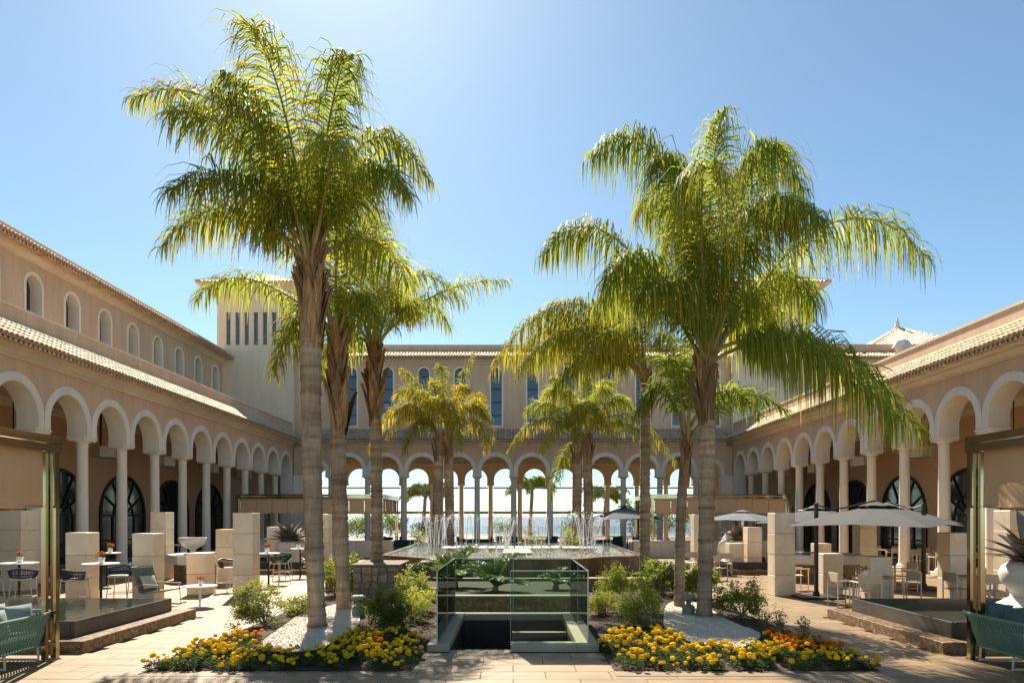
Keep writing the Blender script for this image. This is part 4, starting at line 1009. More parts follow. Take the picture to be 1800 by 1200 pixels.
b = MB(); b.prism(outline(low,.3), .0, .26); b.obj('lower_water', M['fwater'], t)
upl = [(-4.35,23.2),(-3.6,22.4),(-2.3,20.95),(1.9,20.95),(2.9,22.2),(4.3,22.7),(4.55,33.5),(-4.55,33.5)]
upl = [(x-FX,y-FY) for x,y in upl]
b = MB(); q = outline(upl,-.0); n = len(q); qi = outline(upl,.16); 
for i in range(n):
    j = (i+1)%n; b.prism([upl[i],upl[j],qi[j],qi[i]], .1, .885)
b.obj('upper_wall', M['wetstone'], t)
b = MB()
q2 = outline(upl,-.05)
for i in range(n): j = (i+1)%n; b.prism([q2[i],q2[j],qi[j],qi[i]], .887, .925)
b.obj('lip', M['wetstone'], t)
b = MB(); b.prism(outline(upl,.15), .2, .90); b.obj('upper_water', M['fwater'], t)
b = MB(); k = 0
while k < 1500:
    x, y = R.uniform(-4.2,4.2), -7+R.random()**1.6*4.5
    if not inside(x,y,qi) or abs(x-.1) < .35: continue
    r = R.uniform(.025,.06); k += 1; a = R.uniform(0,3); c_, s_ = math.cos(a)*r, math.sin(a)*r; z = .89
    b.add([(x+c_,y+s_,z),(x-s_,y+c_,z),(x-c_,y-s_,z),(x+s_,y-c_,z),(x,y,z+r*.7)], [(0,1,4),(1,2,4),(2,3,4),(3,0,4)])
stuff(b.obj('splash_flecks', M['pebble'], t))  # pale flecks added to stand for the white sparkle of splashing water
dk = thing('fountain_deck', 'pale slatted deck crossing the fountain basin with a short ramp', 'deck', (.2, 28, .93))
for k in range(17):
    b = MB(); b.cbox(-3.0+.36*k,-3.0+.36*k+.30,-1.0,.6,0,.05,.006); b.obj('board', M['deckwood'], dk)
for k in range(9):
    b = MB(); b.cbox(-.55,.45,-4.2+.36*k,-4.2+.36*k+.30,-.02,.03,.006); b.obj('ramp_board', M['deckwood'], dk)
for x, tl_ in ((-.25,.32),(1.85,.03)):
    p = MB(); p.tube([(0,0,0),(tl_,0,1.05)], .045, 8); p.lathe([(.09,0),(.09,.03)], 10)
    tag(p.obj('white_pole', M['whitetop'], None, True, (x,27.2,.98)), ('slanted' if tl_ > .1 else 'upright') + ' white pole standing on the fountain deck', 'pole')
def jet(x0,y0,x1,y1,h,seed,label,grp):
    rg = random.Random(seed); pts = []; rs = []; n = 26
    for i in range(n+1):
        f_ = i/n; pts.append((x0+(x1-x0)*f_-x0+rg.uniform(-.008,.008), (y1-y0)*f_+rg.uniform(-.008,.008), h*4*f_*(1-f_))); rs.append(.006+.008*f_+rg.uniform(-.003,.006))
    b = MB(); b.tube(pts, [max(.004,r) for r in rs], 5)
    for k in range(46):                     # droplets thrown off the falling half
        f_ = rg.uniform(.35,1); s_ = .03+.05*f_; c = (pts[0][0]+(x1-x0)*f_+rg.gauss(0,s_), (y1-y0)*f_+rg.gauss(0,s_), max(.02,h*4*f_*(1-f_)+rg.gauss(0,.05))); r = rg.uniform(.005,.012)
        b.add([(c[0]+r,c[1],c[2]),(c[0],c[1]+r,c[2]),(c[0]-r,c[1],c[2]),(c[0],c[1]-r,c[2]),(c[0],c[1],c[2]+r*1.6),(c[0],c[1],c[2]-r*1.6)], [(0,1,4),(1,2,4),(2,3,4),(3,0,4),(1,0,5),(2,1,5),(3,2,5),(0,3,5)])
    tag(b.obj('water_jet', M['spray'], None, True, (x0,y0,.92)), label, 'water jet', grp)
k = 0
for cx_, nm in ((-2.75,'left'),(2.65,'right')):
    for i in range(12):
        a = 2*PI*i/12+.1; rr_ = R.uniform(.75,.98); k += 1
        jet(cx_+rr_*math.cos(a), 25+rr_*math.sin(a), cx_+.25*math.cos(a+.3), 25+.25*math.sin(a+.3), R.uniform(1.22,1.42), 300+k, 'arching water jet in the %s ring of the fountain' % nm, 'jets of the %s fountain ring' % nm)
for i in range(13):
    x = -1.75+3.4*i/12; k += 1
    jet(x, 24.2+(i%2)*1.6, x+R.uniform(-.5,.5), 24.5+(i%2)*1.6, R.uniform(1.05,1.4), 400+k, 'thin upright water jet in the row across the fountain', 'jets of the middle fountain row')

# rubble stone planter under the third palm
t = thing('stone_planter', 'square rubble stone planter holding a palm, left of the fountain', 'planter', (-3.6, 18.55, 0))
b = MB(); b.box(-.46,.66,-.83,.83,-.02,.93); b.obj('core', M['granite'], t)
rg = random.Random(9)
def stone_face(P_, w_, h_):
    nx, nz = 5, 5; g_ = {}
    for i in range(nx+1):
        for j in range(nz+1):
            g_[i,j] = (w_*i/nx+(rg.uniform(-.07,.07) if 0 < i < nx else 0), h_*j/nz+(rg.uniform(-.06,.06) if 0 < j < nz else 0))
    for i in range(nx):
        for j in range(nz):
            q = [g_[i,j],g_[i+1,j],g_[i+1,j+1],g_[i,j+1]]; cx_ = sum(v[0] for v in q)/4; cz_ = sum(v[1] for v in q)/4; k_ = rg.uniform(.88,.94); d_ = rg.uniform(.02,.05)
            pts = []
            for v in q: pts.append(P_(cx_+(v[0]-cx_)*k_, 0, cz_+(v[1]-cz_)*k_))
            for v in q: pts.append(P_(cx_+(v[0]-cx_)*k_*.9, d_, cz_+(v[1]-cz_)*k_*.9))
            b = MB(); b.add(pts, [(4,5,6,7),(0,1,5,4),(1,2,6,5),(2,3,7,6),(3,0,4,7)]); b.obj('stone', M['stone'], t)
stone_face(lambda u,n,z: (-.46+u, -.83-n, z), 1.12, .93)
stone_face(lambda u,n,z: (.66+n, -.83+u, z), 1.66, .93)
b = MB(); b.cbox(-.52,.72,-.89,.89,.935,.985,.015); b.obj('cap', M['stone'], t)

# ------------------------------------------------------------------ reflecting pools
def pool(label, s, x0, x1, y0, y1, full):
    t = thing('reflecting_pool', label, 'pool', (s*(x0+x1)/2, (y0+y1)/2, 0)); cx_, cy_ = (x0+x1)/2, (y0+y1)/2
    B = lambda b, a0,a1,c0,c1,z0,z1: b.cbox(s*(a0-cx_), s*(a1-cx_), c0-cy_, c1-cy_, z0, z1, .006)
    yy = y0-.36
    n = 4; st = (y1+.36-yy)/n
    for k in range(n):
        b = MB(); B(b, x0-.36, x0-.003, yy+st*k+.002, yy+st*(k+1)-.002, -.02, .19); b.obj('ledge_stone', M['granite'], t)
    b = MB(); B(b, x0, x1+.36, y0-.36, y0-.003, -.02, .189); b.obj('ledge_stone', M['granite'], t)
    b = MB(); B(b, x0, x1+.36, y1+.003, y1+.36, -.02, .189); b.obj('ledge_stone', M['granite'], t)
    th = .07
    for a0,a1,c0,c1 in ((x0,x0+th,y0,y1),(x1-th,x1,y0,y1),(x0+th+.002,x1-th-.002,y0,y0+th),(x0+th+.002,x1-th-.002,y1-th,y1)):
        b = MB(); B(b, a0,a1,c0,c1,-.02,.46); b.obj('rim_wall', M['basalt'], t)
    b = MB(); b.box(s*(x0+th-cx_), s*(x1-th-cx_), y0+th-cy_, y1-th-cy_, 0, .455 if full else .22); b.obj('water', M['water'], t)
pool('brimming dark basalt pool on a granite ledge, left foreground', -1, 7.28, 11.2, 11.6, 14.9, True)
pool('dark basalt pool with low water on a granite ledge, right foreground', 1, 7.22, 11.2, 11.5, 14.9, False)
pool('far dark basalt pool beside the fountain, left side', -1, 7.6, 10.9, 26.6, 30.2, False)
pool('far dark basalt pool beside the fountain, right side', 1, 7.6, 10.9, 26.6, 30.2, False)

# white basins with granite plinth
def basin(label, s, x, y):
    t = thing('marble_basin', label, 'basin', (s*x,y,0))
    b = MB(); b.lathe([(1.22,-.02),(1.22,.56)], 8, ph=PI/8); b.obj('plinth', M['granite'], t)
    b = MB(); b.lathe([(1.30,.562),(1.48,.60),(1.50,.86),(1.48,.90),(1.22,.90),(1.15,.84)], 8, ph=PI/8); b.obj('slab', M['wmarble'], t)
    b = MB(); b.lathe([(1.14,.845),(1.14,.868)], 8, ph=PI/8); b.obj('water', M['water'], t)
basin('white octagonal marble basin on granite plinth, left, carrying the goblet', -1, 10.5, 24.4)
basin('white octagonal marble basin on granite plinth, right, behind the grey umbrella', 1, 10.6, 24.4)
b = MB(); b.lathe([(.30,0),(.30,.03),(.10,.10),(.08,.16),(.14,.22),(.33,.32),(.43,.48),(.45,.60),(.42,.60),(.39,.48),(.28,.36),(.1,.30)], 28)
tag(b.obj('goblet_fountain', M['wmarble'], None, True, (-11.05,24.1,.87)), 'white marble goblet bowl standing on the left basin', 'bowl')

# ------------------------------------------------------------------ marble pillars
def pillar(label, x, y, h, wd=.56, rz=0):
    t = thing('marble_pillar', label, 'pillar', (x,y,0), rz, None)
    n = max(2, round(h/.57)); z = 0
    for k in range(n):
        hh = h/n; e = R.uniform(-.004,.004)
        b = MB(); b.cbox(-wd/2+e,wd/2+e,-wd/2,wd/2,z+.003,z+hh-.003,.012); b.obj('marble_block', M['marble'], t); z += hh
def gp(px, d_, off=0): return (px-902)*d_/1228+off
pillar('tall pillar beside the left front table with red flowers, in gallery shade', -14.75, 20.8, 2.38, .72)
pillar('mid height pillar right behind the navy bar chairs by the left pool', -11.34, 18.4, 1.78)
pillar('mid height pillar directly behind the rocking lounge chair', -9.55, 18.3, 1.76)
pillar('tall shaded pillar behind the goblet basin, left', -12.35, 24.6, 2.35)
pillar('low pillar behind the small white side table, left', -8.85, 19.8, 1.17)
pillar('tall sunlit pillar left of the tallest palm, nearest the path', -7.48, 19.6, 2.3)
pillar('mid height pillar peeking out behind the tall sunlit one, left', -9.4, 23.0, 1.78)
pillar('mid height pillar with a dark vein beside the green bar chair', -9.6, 28.3, 1.78)
pillar('low pillar right behind the green bar chair', -8.95, 28.0, 1.16)
pillar('tall pillar between the two foremost left palm trunks', -7.55, 27.8, 2.28)
pillar('tall sunlit pillar right of the large right palm, nearest the path', 7.48, 19.5, 2.3)
pillar('mid height pillar right of the shell planter', 9.38, 27.4, 1.78)
pillar('low pillar in front of the shell planter, right', 8.62, 27.2, 1.16)
pillar('tall pillar hidden partly by the large right palm trunk', 7.35, 27.6, 2.28)
pillar('low pillar beside the umbrella pole, right', 8.95, 19.8, 1.16)
pillar('low pillar behind the wooden table with the dark potted plant, right', 9.5, 18.3, 1.16)
pillar('mid height pillar beside the right pavilion post, right foreground', 11.55, 18.3, 1.78)
pillar('tall pillar under the grey umbrella edge, right', 12.35, 24.6, 2.35)
pillar('tall pillar at the right edge behind the agave sculpture', 14.9, 20.8, 2.38, .72)
pillar('low pillar behind the right marble basin, nearest the path', 9.95, 25.9, 1.16)
pillar('low pillar behind the right marble basin, farther from the path', 11.9, 27.0, 1.16)

# ------------------------------------------------------------------ pavilions
def pavilion(label, s, x0, x1, y0, y1, ztop, vh, panels, sides):
    cx_, cy_ = (x0+x1)/2, (y0+y1)/2; t = thing('pavilion', label, 'pavilion', (s*cx_, cy_, 0))
    B = lambda b,a0,a1,c0,c1,z0,z1: b.box(s*(a0-cx_), s*(a1-cx_), c0-cy_, c1-cy_, z0, z1)
    pw = .085
    for x in (x0, x1):
        for y in (y0, y1):
            dx = 1 if x == x0 else -1; dy = 1 if y == y0 else -1
            b = MB(); B(b, x, x+dx*pw, y, y+dy*pw, 0, ztop-.25); B(b, x+dx*.1, x+dx*.17, y+dy*.1, y+dy*.17, 0, ztop-.25); B(b, x-dx*.02, x+dx*.2, y-dy*.02, y+dy*.2, 0, .015); b.obj('post', M['brass'], t)
    for (a0,a1,c0,c1) in ((x0-.02,x0+.10,y0-.02,y1+.02),(x1-.10,x1+.02,y0-.02,y1+.02),(x0+.105,x1-.105,y0-.02,y0+.10),(x0+.105,x1-.105,y1-.10,y1+.02)):
        b = MB(); B(b,a0,a1,c0,c1,ztop-.115,ztop); B(b,a0,a1,c0,c1,ztop-.245,ztop-.13); b.obj('beam', M['brass'], t)
    b = MB(); B(b,x0+.11,x1-.11,y0+.11,y1-.11,ztop-.20,ztop-.17); b.obj('canopy', M['canvas'], t)
    z1 = ztop-.25; z0 = z1-vh
    def panel(pa, pb, nrm):
        b = MB(); nx, nz = 12, 5; vs_ = []
        for j in range(nz+1):
            for i in range(nx+1):
                f_, g_ = i/nx, j/nz; x = pa[0]+(pb[0]-pa[0])*f_; y = pa[1]+(pb[1]-pa[1])*f_
                o = .012*math.sin(f_*9+pa[0]+pa[1]*3)*(1-g_)+.01*math.sin(f_*PI)
                vs_.append((s*(x+nrm[0]*o-cx_), y+nrm[1]*o-cy_, z0+(z1-z0)*g_-.02*math.sin(f_*PI)*(1-g_)))
        b.add(vs_, [(j*(nx+1)+i,j*(nx+1)+i+1,(j+1)*(nx+1)+i+1,(j+1)*(nx+1)+i) for j in range(nz) for i in range(nx)])
        p = b.obj('valance_panel', M['canvas'], t, True)
        b = MB(); b.tube([(s*(pa[0]-cx_),pa[1]-cy_,z0),(s*((pa[0]+pb[0])/2-cx_),(pa[1]+pb[1])/2-cy_,z0-.022),(s*(pb[0]-cx_),pb[1]-cy_,z0)], .018, 6); b.obj('hem_rail', M['canvas'], p, True)
    if 'in' in sides:
        L_ = y1-y0-.4; n = panels[1]
        for k in range(n): panel((x0+.12, y0+.2+L_*k/n+.012), (x0+.12, y0+.2+L_*(k+1)/n-.012), (-1,0))
    for side, y in (('front', y0+.12), ('back', y1-.12)):
        if side in sides:
            L_ = x1-x0-.4; n = panels[0]
            for k in range(n): panel((x0+.2+L_*k/n+.012, y), (x0+.2+L_*(k+1)/n-.012, y), (0,-1 if side == 'front' else 1))
pavilion('near pavilion with bronze frame and tan valances, left edge', -1, 7.0, 11.4, 6.2, 10.78, 3.42, .82, (4,4), ('in','back'))
pavilion('near pavilion with bronze frame and tan valances, right edge', 1, 7.0, 11.4, 6.2, 10.78, 3.42, .82, (4,4), ('in','back'))
pavilion('far long pavilion with tan valances at the rear left arcade', -1, 7.15, 15.2, 38.4, 43.5, 3.42, .78, (9,4), ('front','in'))
pavilion('far long pavilion with tan valances at the rear right arcade', 1, 7.6, 15.2, 38.4, 43.5, 3.42, .78, (8,4), ('front','in'))
for s in (-1, 1):
    nm = 'left' if s < 0 else 'right'
    t = thing('rear_terrace_wall', 'white terrace wall with dark top under the rear %s pavilion' % nm, 'wall', (s*10, 37.2, 0))
    b = MB(); b.cbox(-3.6,3.6,-.2,.2,0,.85,.01); b.obj('wall', M['cream'], t); b = MB(); b.cbox(-3.65,3.65,-.25,.25,.853,.92,.01); b.obj('coping', M['wmarble'], t)

# ------------------------------------------------------------------ furniture
def cushion_me(w_, h_, th, mat_, nm='cushion'):
    b = MB(); n = 10; vs_ = []
    for sg in (1,-1):
        for j in range(n+1):
            for i in range(n+1):
                u, v = i/n*2-1, j/n*2-1; e = max(0,(1-u**4)*(1-v**4))**.5; pin = 1-.07*(1-abs(u)**2)*abs(v)**3; pin2 = 1-.07*(1-abs(v)**2)*abs(u)**3
                vs_.append((u*w_/2*pin2, sg*th/2*e*(1+.08*math.sin(u*5+v*3)), v*h_/2*pin))
    m_ = (n+1)**2
    for q in range(2):
        for j in range(n):
            for i in range(n):
                a = q*m_+j*(n+1)+i; f_ = (a,a+1,a+n+2,a+n+1); b.f.append(f_ if q else f_[::-1]); b.m.append(0)
    b.v = vs_
    return b.mesh(nm, mat_, True)
cu_sage, cu_teal, cu_pale = cushion_me(.5,.42,.16,M['cushion']), cushion_me(.5,.42,.17,M['teal']), cushion_me(.52,.44,.16,M['pale'])
def sofa(label, s, x, y1, length, mat_):
    """rope sofa, its back (at |x|) towards the courtyard; runs along Y from y1 towards the viewer"""
    t = thing('rope_sofa', label, 'sofa', (s*x, y1, 0))
    X = lambda a: s*a
    top = .72
    fr = MB(); L_ = length
    rail = [(X(.75),.02,top-.02),(X(.30),.05,top),(X(.02),-.08,top),(X(-.06),-.4,top),(X(-.06),-L_+.4,top),(X(.02),-L_+.08,top),(X(.3),-L_-.05,top),(X(.75),-L_-.02,top-.02)]
    fr.tube(rail, .026, 8); fr.tube([(a*1+ (X(.16)),b_,.25) if False else (a+X(.13),b_*.97-.02,.24) for a,b_,c in rail], .02, 8); fr.obj('frame', M['rope'], t, True)
    ro = MB(); pts = [Vector(p) for p in rail]; seg = [(pts[i+1]-pts[i]).length for i in range(len(pts)-1)]; tot = sum(seg)
    def at(d_):
        for i, l_ in enumerate(seg):
            if d_ <= l_ or i == len(seg)-1: return pts[i].lerp(pts[i+1], min(1,max(0,d_/l_)))
            d_ -= l_
    d_ = .02
    while d_ < tot:
        a = at(d_); c = at(min(tot, d_+.10)); lo = Vector((c.x+X(.13), c.y*.97-.02, .24)); md = (a+lo)/2+Vector((X(-.012),0,0))
        ro.tube([a, md, lo], .0125, 5, cap=False); d_ += .058
    ro.obj('rope_weave', M['rope'], t, True)
    for yy in (-.35, -L_*.5, -L_+.35):
        lg = MB(); lg.tube([(X(.10),yy,.25),(X(.08),yy,.03),(X(.72),yy,.03),(X(.72),yy,.25)], .022, 6); lg.obj('leg', M['beige'], t)
    st = MB(); st.cbox(X(.10),X(.82),-L_+.1,-.1,.25,.43,.04); st.obj('seat_cushion', M['teal'] if s > 0 else M['teal'], t)
    return t
sofa('green rope sofa with sage cushions under the left near pavilion', -1, 7.12, 10.95, 2.1, 'rope')
sofa('green rope sofa with teal cushions under the right near pavilion', 1, 7.0, 10.95, 2.1, 'rope')
def lay(me, nm, label, loc, rot, cat='cushion', grp=None): return tag(put(nm, me, None, loc, rot), label, cat, grp)
lay(cu_sage, 'cushion', 'sage cushion leaning in the left sofa, nearest its far arm', (-7.48,10.55,.66), (rad(-16),0,rad(70)))
lay(cu_sage, 'cushion', 'sage cushion in front in the left sofa, overlapping the next', (-7.42,9.98,.66), (rad(-16),rad(6),rad(88)))
lay(cu_pale, 'cushion', 'pale cushion behind the sage ones in the left sofa', (-7.75,10.3,.68), (rad(-18),0,rad(60)))
lay(cu_teal, 'cushion', 'teal cushion at the far corner of the right sofa', (7.30,10.62,.70), (rad(-16),rad(5),rad(-70)))
lay(cu_teal, 'cushion', 'folded teal cushion in the middle of the right sofa', (7.28,10.12,.69), (rad(-18),rad(-9),rad(-95)))
lay(cu_teal, 'cushion', 'teal cushion deeper inside the right sofa', (7.75,10.2,.70), (rad(-10),0,rad(-60)))
# high tables
def pot(loc, flowers, label, big=1.0):
    t = thing('flower_pot', label, 'pot', loc)
    b = MB(); b.lathe([(.055*big,0),(.075*big,.14*big),(.068*big,.14*big),(.06*big,.12*big)], 14); b.obj('pot', M['whitepot'], t, True)
    g = np.random.default_rng(int(abs(loc[0]*97+loc[1]*31))); n = 60; p = g.normal(0,1,(n,3))*np.array([.05,.05,.03])*big+np.array([0,0,.19*big])
    cloud_obj('leaves', *leaf_cloud(p,.05*big,g,g.uniform(0,.4,n)), M['mari'], t)
    if flowers:
        me = fl_o if flowers == 'o' else (fl_r if flowers == 'r' else fl_y)
        for k in range(9): put('flower', me, t, (g.normal(0,.05)*big,g.normal(0,.05)*big,(.22+g.random()*.05)*big), (g.uniform(-.5,.5),g.uniform(-.5,.5),0), .75*big)
    return t
fl_r = flower_mesh(M['red'], 'flower')
def round_table(label, x, y, h, r, stem='black', br=.2):
    t = thing('round_table', label, 'table', (x,y,0))
    b = MB(); b.lathe([(r-.02,h-.03),(r,h-.02),(r,h-.006),(r-.008,h)], 32); b.obj('table_top', M['whitetop'], t)
    b = MB(); b.lathe([(.032,.02),(.028,h-.03)], 12); b.obj('stem', M['black'] if stem == 'black' else M['whitetop'], t, True)
    b = MB(); b.lathe([(br,0),(br,.012),(.05,.025)], 24); b.obj('base', M['black'] if stem == 'black' else M['whitetop'], t)
round_table('round high table with orange potted flowers beside the left pool', -10.15, 17.2, 1.05, .42); pot((-10.1,17.15,1.05), 'o', 'white pot of orange flowers on the high table by the left pool')
round_table('round high table with red flowers at the left edge', -12.3, 17.4, 1.05, .42); pot((-12.25,17.35,1.05), 'r', 'white pot of red flowers on the leftmost high table')
round_table('round high table farther back between the left pillars', -12.9, 22.2, 1.05, .40); pot((-12.8,22.2,1.05), 'o', 'white pot of flowers on the high table farther back, left')
round_table('round high table beyond the goblet basin, left', -13.6, 28.5, 1.05, .40); pot((-13.5,28.5,1.05), 'r', 'white pot of red flowers beyond the goblet basin')
round_table('round high table right of the tall sunlit pillar, left side', -7.70, 22.0, 1.05, .36); pot((-7.75,22.0,1.05), 'r', 'white pot of red flowers on the table beside the tall sunlit pillar')
round_table('round high table just left of the tallest palm trunk', -7.68, 25.2, 1.05, .34); pot((-7.75,25.2,1.05), None, 'white pot of leaves on the table left of the tallest palm')
round_table('low white round side table beside the rocking chair', -7.62, 17.0, .52, .40, 'white', .22); pot((-7.6,17.0,.52), 'o', 'small white pot with orange flowers on the low side table', .8)
# rope bar chairs
def bar_chair(nm, label, loc, rz, mat_, sc_=1.0):
    t = thing(nm, label, 'bar chair', loc, rz)
    for sx in (-1,1):
        for sy in (-1,1):
            b = MB(); b.tube([(sx*.20,sy*.20,.66),(sx*.25,sy*.25,0)], .013, 6); b.obj('leg', M['beige'], t, True)
    b = MB(); q = .232; b.tube([(-q,-q,.26),(q,-q,.26),(q,q,.26),(-q,q,.26),(-q,-q,.26)], .01, 6); b.obj('footrest', M['beige'], t)
    b = MB(); b.cbox(-.23,.23,-.23,.23,.66,.72,.02); b.obj('seat', M['pale'], t)
    top = [(.30*math.cos(a)*(1.0), .28*math.sin(a), .95-.06*abs(math.cos(a))) for a in [rad(-20)+rad(220)*i/16 for i in range(17)]]
    b = MB(); b.tube(top, .022, 8); b.obj('top_rail', mat_, t, True)
    b = MB()
    for i in range(34):
        f_ = i/33*16; k = min(15,int(f_)); p = Vector(top[k]).lerp(Vector(top[k+1]), f_-k); lo = Vector((p.x*.8,p.y*.82,.70)); b.tube([p,(p+lo)/2+Vector((p.x*.06,p.y*.06,0)),lo], .010, 4, cap=False)
    for zz, k_ in ((.80,.93),(.73,.84)): b.tube([(x*k_,y*k_,zz) for x,y,z in top], .014, 5)
    b.obj('rope_back', mat_, t, True)
    return t
bar_chair('bar_chair', 'navy rope bar chair seen from behind, nearest the left pool', (-10.42,16.6,0), rad(150), M['navy'])
bar_chair('bar_chair', 'navy rope bar chair across the same table, right of the nearest one', (-9.98,17.75,0), rad(10), M['navy'])
bar_chair('bar_chair', 'navy rope bar chair at the left edge table, partly out of frame', (-12.55,16.7,0), rad(160), M['navy'])
bar_chair('bar_chair', 'dark rope bar chair with cushion at the left edge table', (-11.85,16.9,0), rad(200), M['navy'])
bar_chair('bar_chair', 'dark green rope bar chair between the left pillars', (-8.05,24.4,0), rad(170), M['forest'])
bar_chair('bar_chair', 'dark bar chair half hidden behind the pillar by the lounge chair', (-9.95,18.7,0), rad(90), M['forest'])
bar_chair('bar_chair', 'dark bar chair half hidden behind the tall sunlit pillar', (-7.6,22.7,0), rad(240), M['forest'])
bar_chair('bar_chair', 'dark bar chair beside the low pillar behind the side table', (-8.35,20.5,0), rad(60), M['black'])
# rocking lounge chair
t = thing('lounge_chair', 'grey-green rope rocking lounge chair with wooden arms beside the left pool', 'lounge chair', (-8.75,17.25,0), rad(72))
b = MB()
for i in range(30):
    x = -.30+.60*i/29; b.tube([(x,-.34,.40),(x,.18,.31),(x,.30,.36),(x,.52,.92)], .0085, 4, cap=False)
b.obj('rope_sling', M['bollard'], t, True)
b = MB(); b.tube([(-.32,-.36,.41),(-.32,.18,.31),(-.32,.30,.36),(-.32,.54,.95),(.32,.54,.95),(.32,.30,.36),(.32,.18,.31),(.32,-.36,.41),(-.32,-.36,.41)], .016, 6); b.obj('frame', M['bollard'], t)
for sx in (-1,1):
    b = MB(); b.cbox(sx*.36-.03,sx*.36+.03,-.34,.40,.52,.55,.008); b.obj('armrest', M['wood'], t)
    b = MB(); b.tube([(sx*.34,-.30,.53),(sx*.34,-.36,.05)], .012, 6); b.tube([(sx*.34,.30,.53),(sx*.34,.36,.05)], .012, 6); b.obj('leg', M['beige'], t)
    b = MB(); b.tube([(sx*.34,-.52,.07),(sx*.34,-.3,.02),(sx*.34,.3,.02),(sx*.34,.52,.07)], .018, 6); b.obj('runner', M['wood'], t)
put('cushion', cu_pale, t, (0,.30,.58), (rad(-25),0,0), (.9,.7,.8))
# beige director chairs
def director():
    t = thing('director_chair', 'x', 'chair')
    for sx in (-1,1):
        for y in (-.22,.22):
            b = MB(); b.tube([(sx*.27,y,0),(sx*.27,y,.64 if y < 0 else .84)], .016, 6); b.obj('leg', M['beige'], t)
        b = MB(); b.cbox(sx*.27-.025,sx*.27+.025,-.26,.24,.64,.665,.006); b.obj('armrest', M['beige'], t)
        b = MB(); b.tube([(sx*.27,-.22,.10),(sx*.27,.22,.10)], .012, 6); b.obj('stretcher', M['beige'], t)
    b = MB(); b.add([(-.26,-.22,.45),(0,-.22,.42),(.26,-.22,.45),(-.26,.22,.44),(0,.22,.41),(.26,.22,.44)], [(0,1,4,3),(1,2,5,4)]); b.obj('seat', M['sling'], t)
    b = MB(); b.cbox(-.28,.28,.215,.24,.62,.84,.006); b.obj('backrest', M['sling'], t)
    return t
dc = director(); first = [True]
def dchair(label, x, y, rz):
    if first[0]:
        first[0] = False; dc.location = (x,y,0); dc.rotation_euler = (0,0,rz); dc['label'] = label; dc['group'] = 'beige director chairs'; return dc
    return copy_tree(dc, (x,y,0), rz, label, 'beige director chairs')
def wtable(label, x, y, wx=.75, wy=.75, rz=0):
    t = thing('dining_table', label, 'table', (x,y,0), rz)
    b = MB(); b.cbox(-wx/2,wx/2,-wy/2,wy/2,.71,.74,.006); b.obj('table_top', M['wood'], t)
    for sx in (-1,1):
        for sy in (-1,1):
            b = MB(); b.cbox(sx*(wx/2-.06)-.025,sx*(wx/2-.06)+.025,sy*(wy/2-.06)-.025,sy*(wy/2-.06)+.025,0,.709,.004); b.obj('leg', M['beige'], t)
wtable('teak top table with a dark potted plant behind the right pool', 8.85, 17.2); pot((8.6,17.05,.74), None, 'small white pot with dark plant on the teak table, right', 1.0)
dchair('beige director chair at the corner of the right pool ledge, facing right', 8.0, 17.0, rad(90))
dchair('beige director chair with its back to us before the teak table', 8.35, 16.55, rad(180))
dchair('beige director chair right of the teak table, turned left', 9.6, 17.1, rad(-85))
wtable('teak top table between the right pavilion post and pillar', 11.35, 17.2); wtable('teak top table beside the agave sculpture, right', 12.4, 17.4)
dchair('beige director chair left of the table by the pavilion post', 10.85, 17.0, rad(90))
dchair('beige director chair with back to us by the pavilion post', 11.3, 16.6, rad(180))
dchair('beige director chair behind the agave sculpture, turned left', 13.0, 17.0, rad(-80))
dchair('beige director chair behind the pavilion post, facing the table', 12.2, 18.2, rad(0))
dchair('beige director chair under the umbrella left of the right pillar', 11.55, 20.6, rad(-90))
dchair('beige director chair under the umbrella facing its twin', 10.75, 20.7, rad(90))
wtable('teak top table under the grey umbrella beside the far pole', 11.15, 21.3)
dchair('beige director chair left of the umbrella base, by the tall pillar', 7.95, 20.4, rad(80))
dchair('beige director chair behind the umbrella pole, turned right', 8.5, 20.9, rad(90))
dchair('beige director chair between the two right palms in the distance', 6.8, 27.0, rad(180))
dchair('beige director chair right of the large palm trunk in the distance', 7.9, 26.2, rad(170))
dchair('beige director chair left of the low pillar by the far pool', 7.0, 24.0, rad(20))
for k, (x, y) in enumerate(((13.6,27.4),(13.9,31.0))):
    wtable(('dining table in the shade of the right arcade, nearer one','dining table in the shade of the right arcade, farther one')[k], x+3.2, y, 1.6, .9)
    for j, (dx, dy, rz) in enumerate(((-.55,-.75,180),(.55,-.75,180),(-.55,.75,0),(.55,.75,0))):
        c = dchair('director chair at the %s table in the right arcade, %s' % (('nearer','farther')[k], ('front left','front right','back left','back right')[j]), x+3.2+dx, y+dy, rad(rz)); c['group'] = 'chairs at the %s arcade table' % ('nearer','farther')[k]

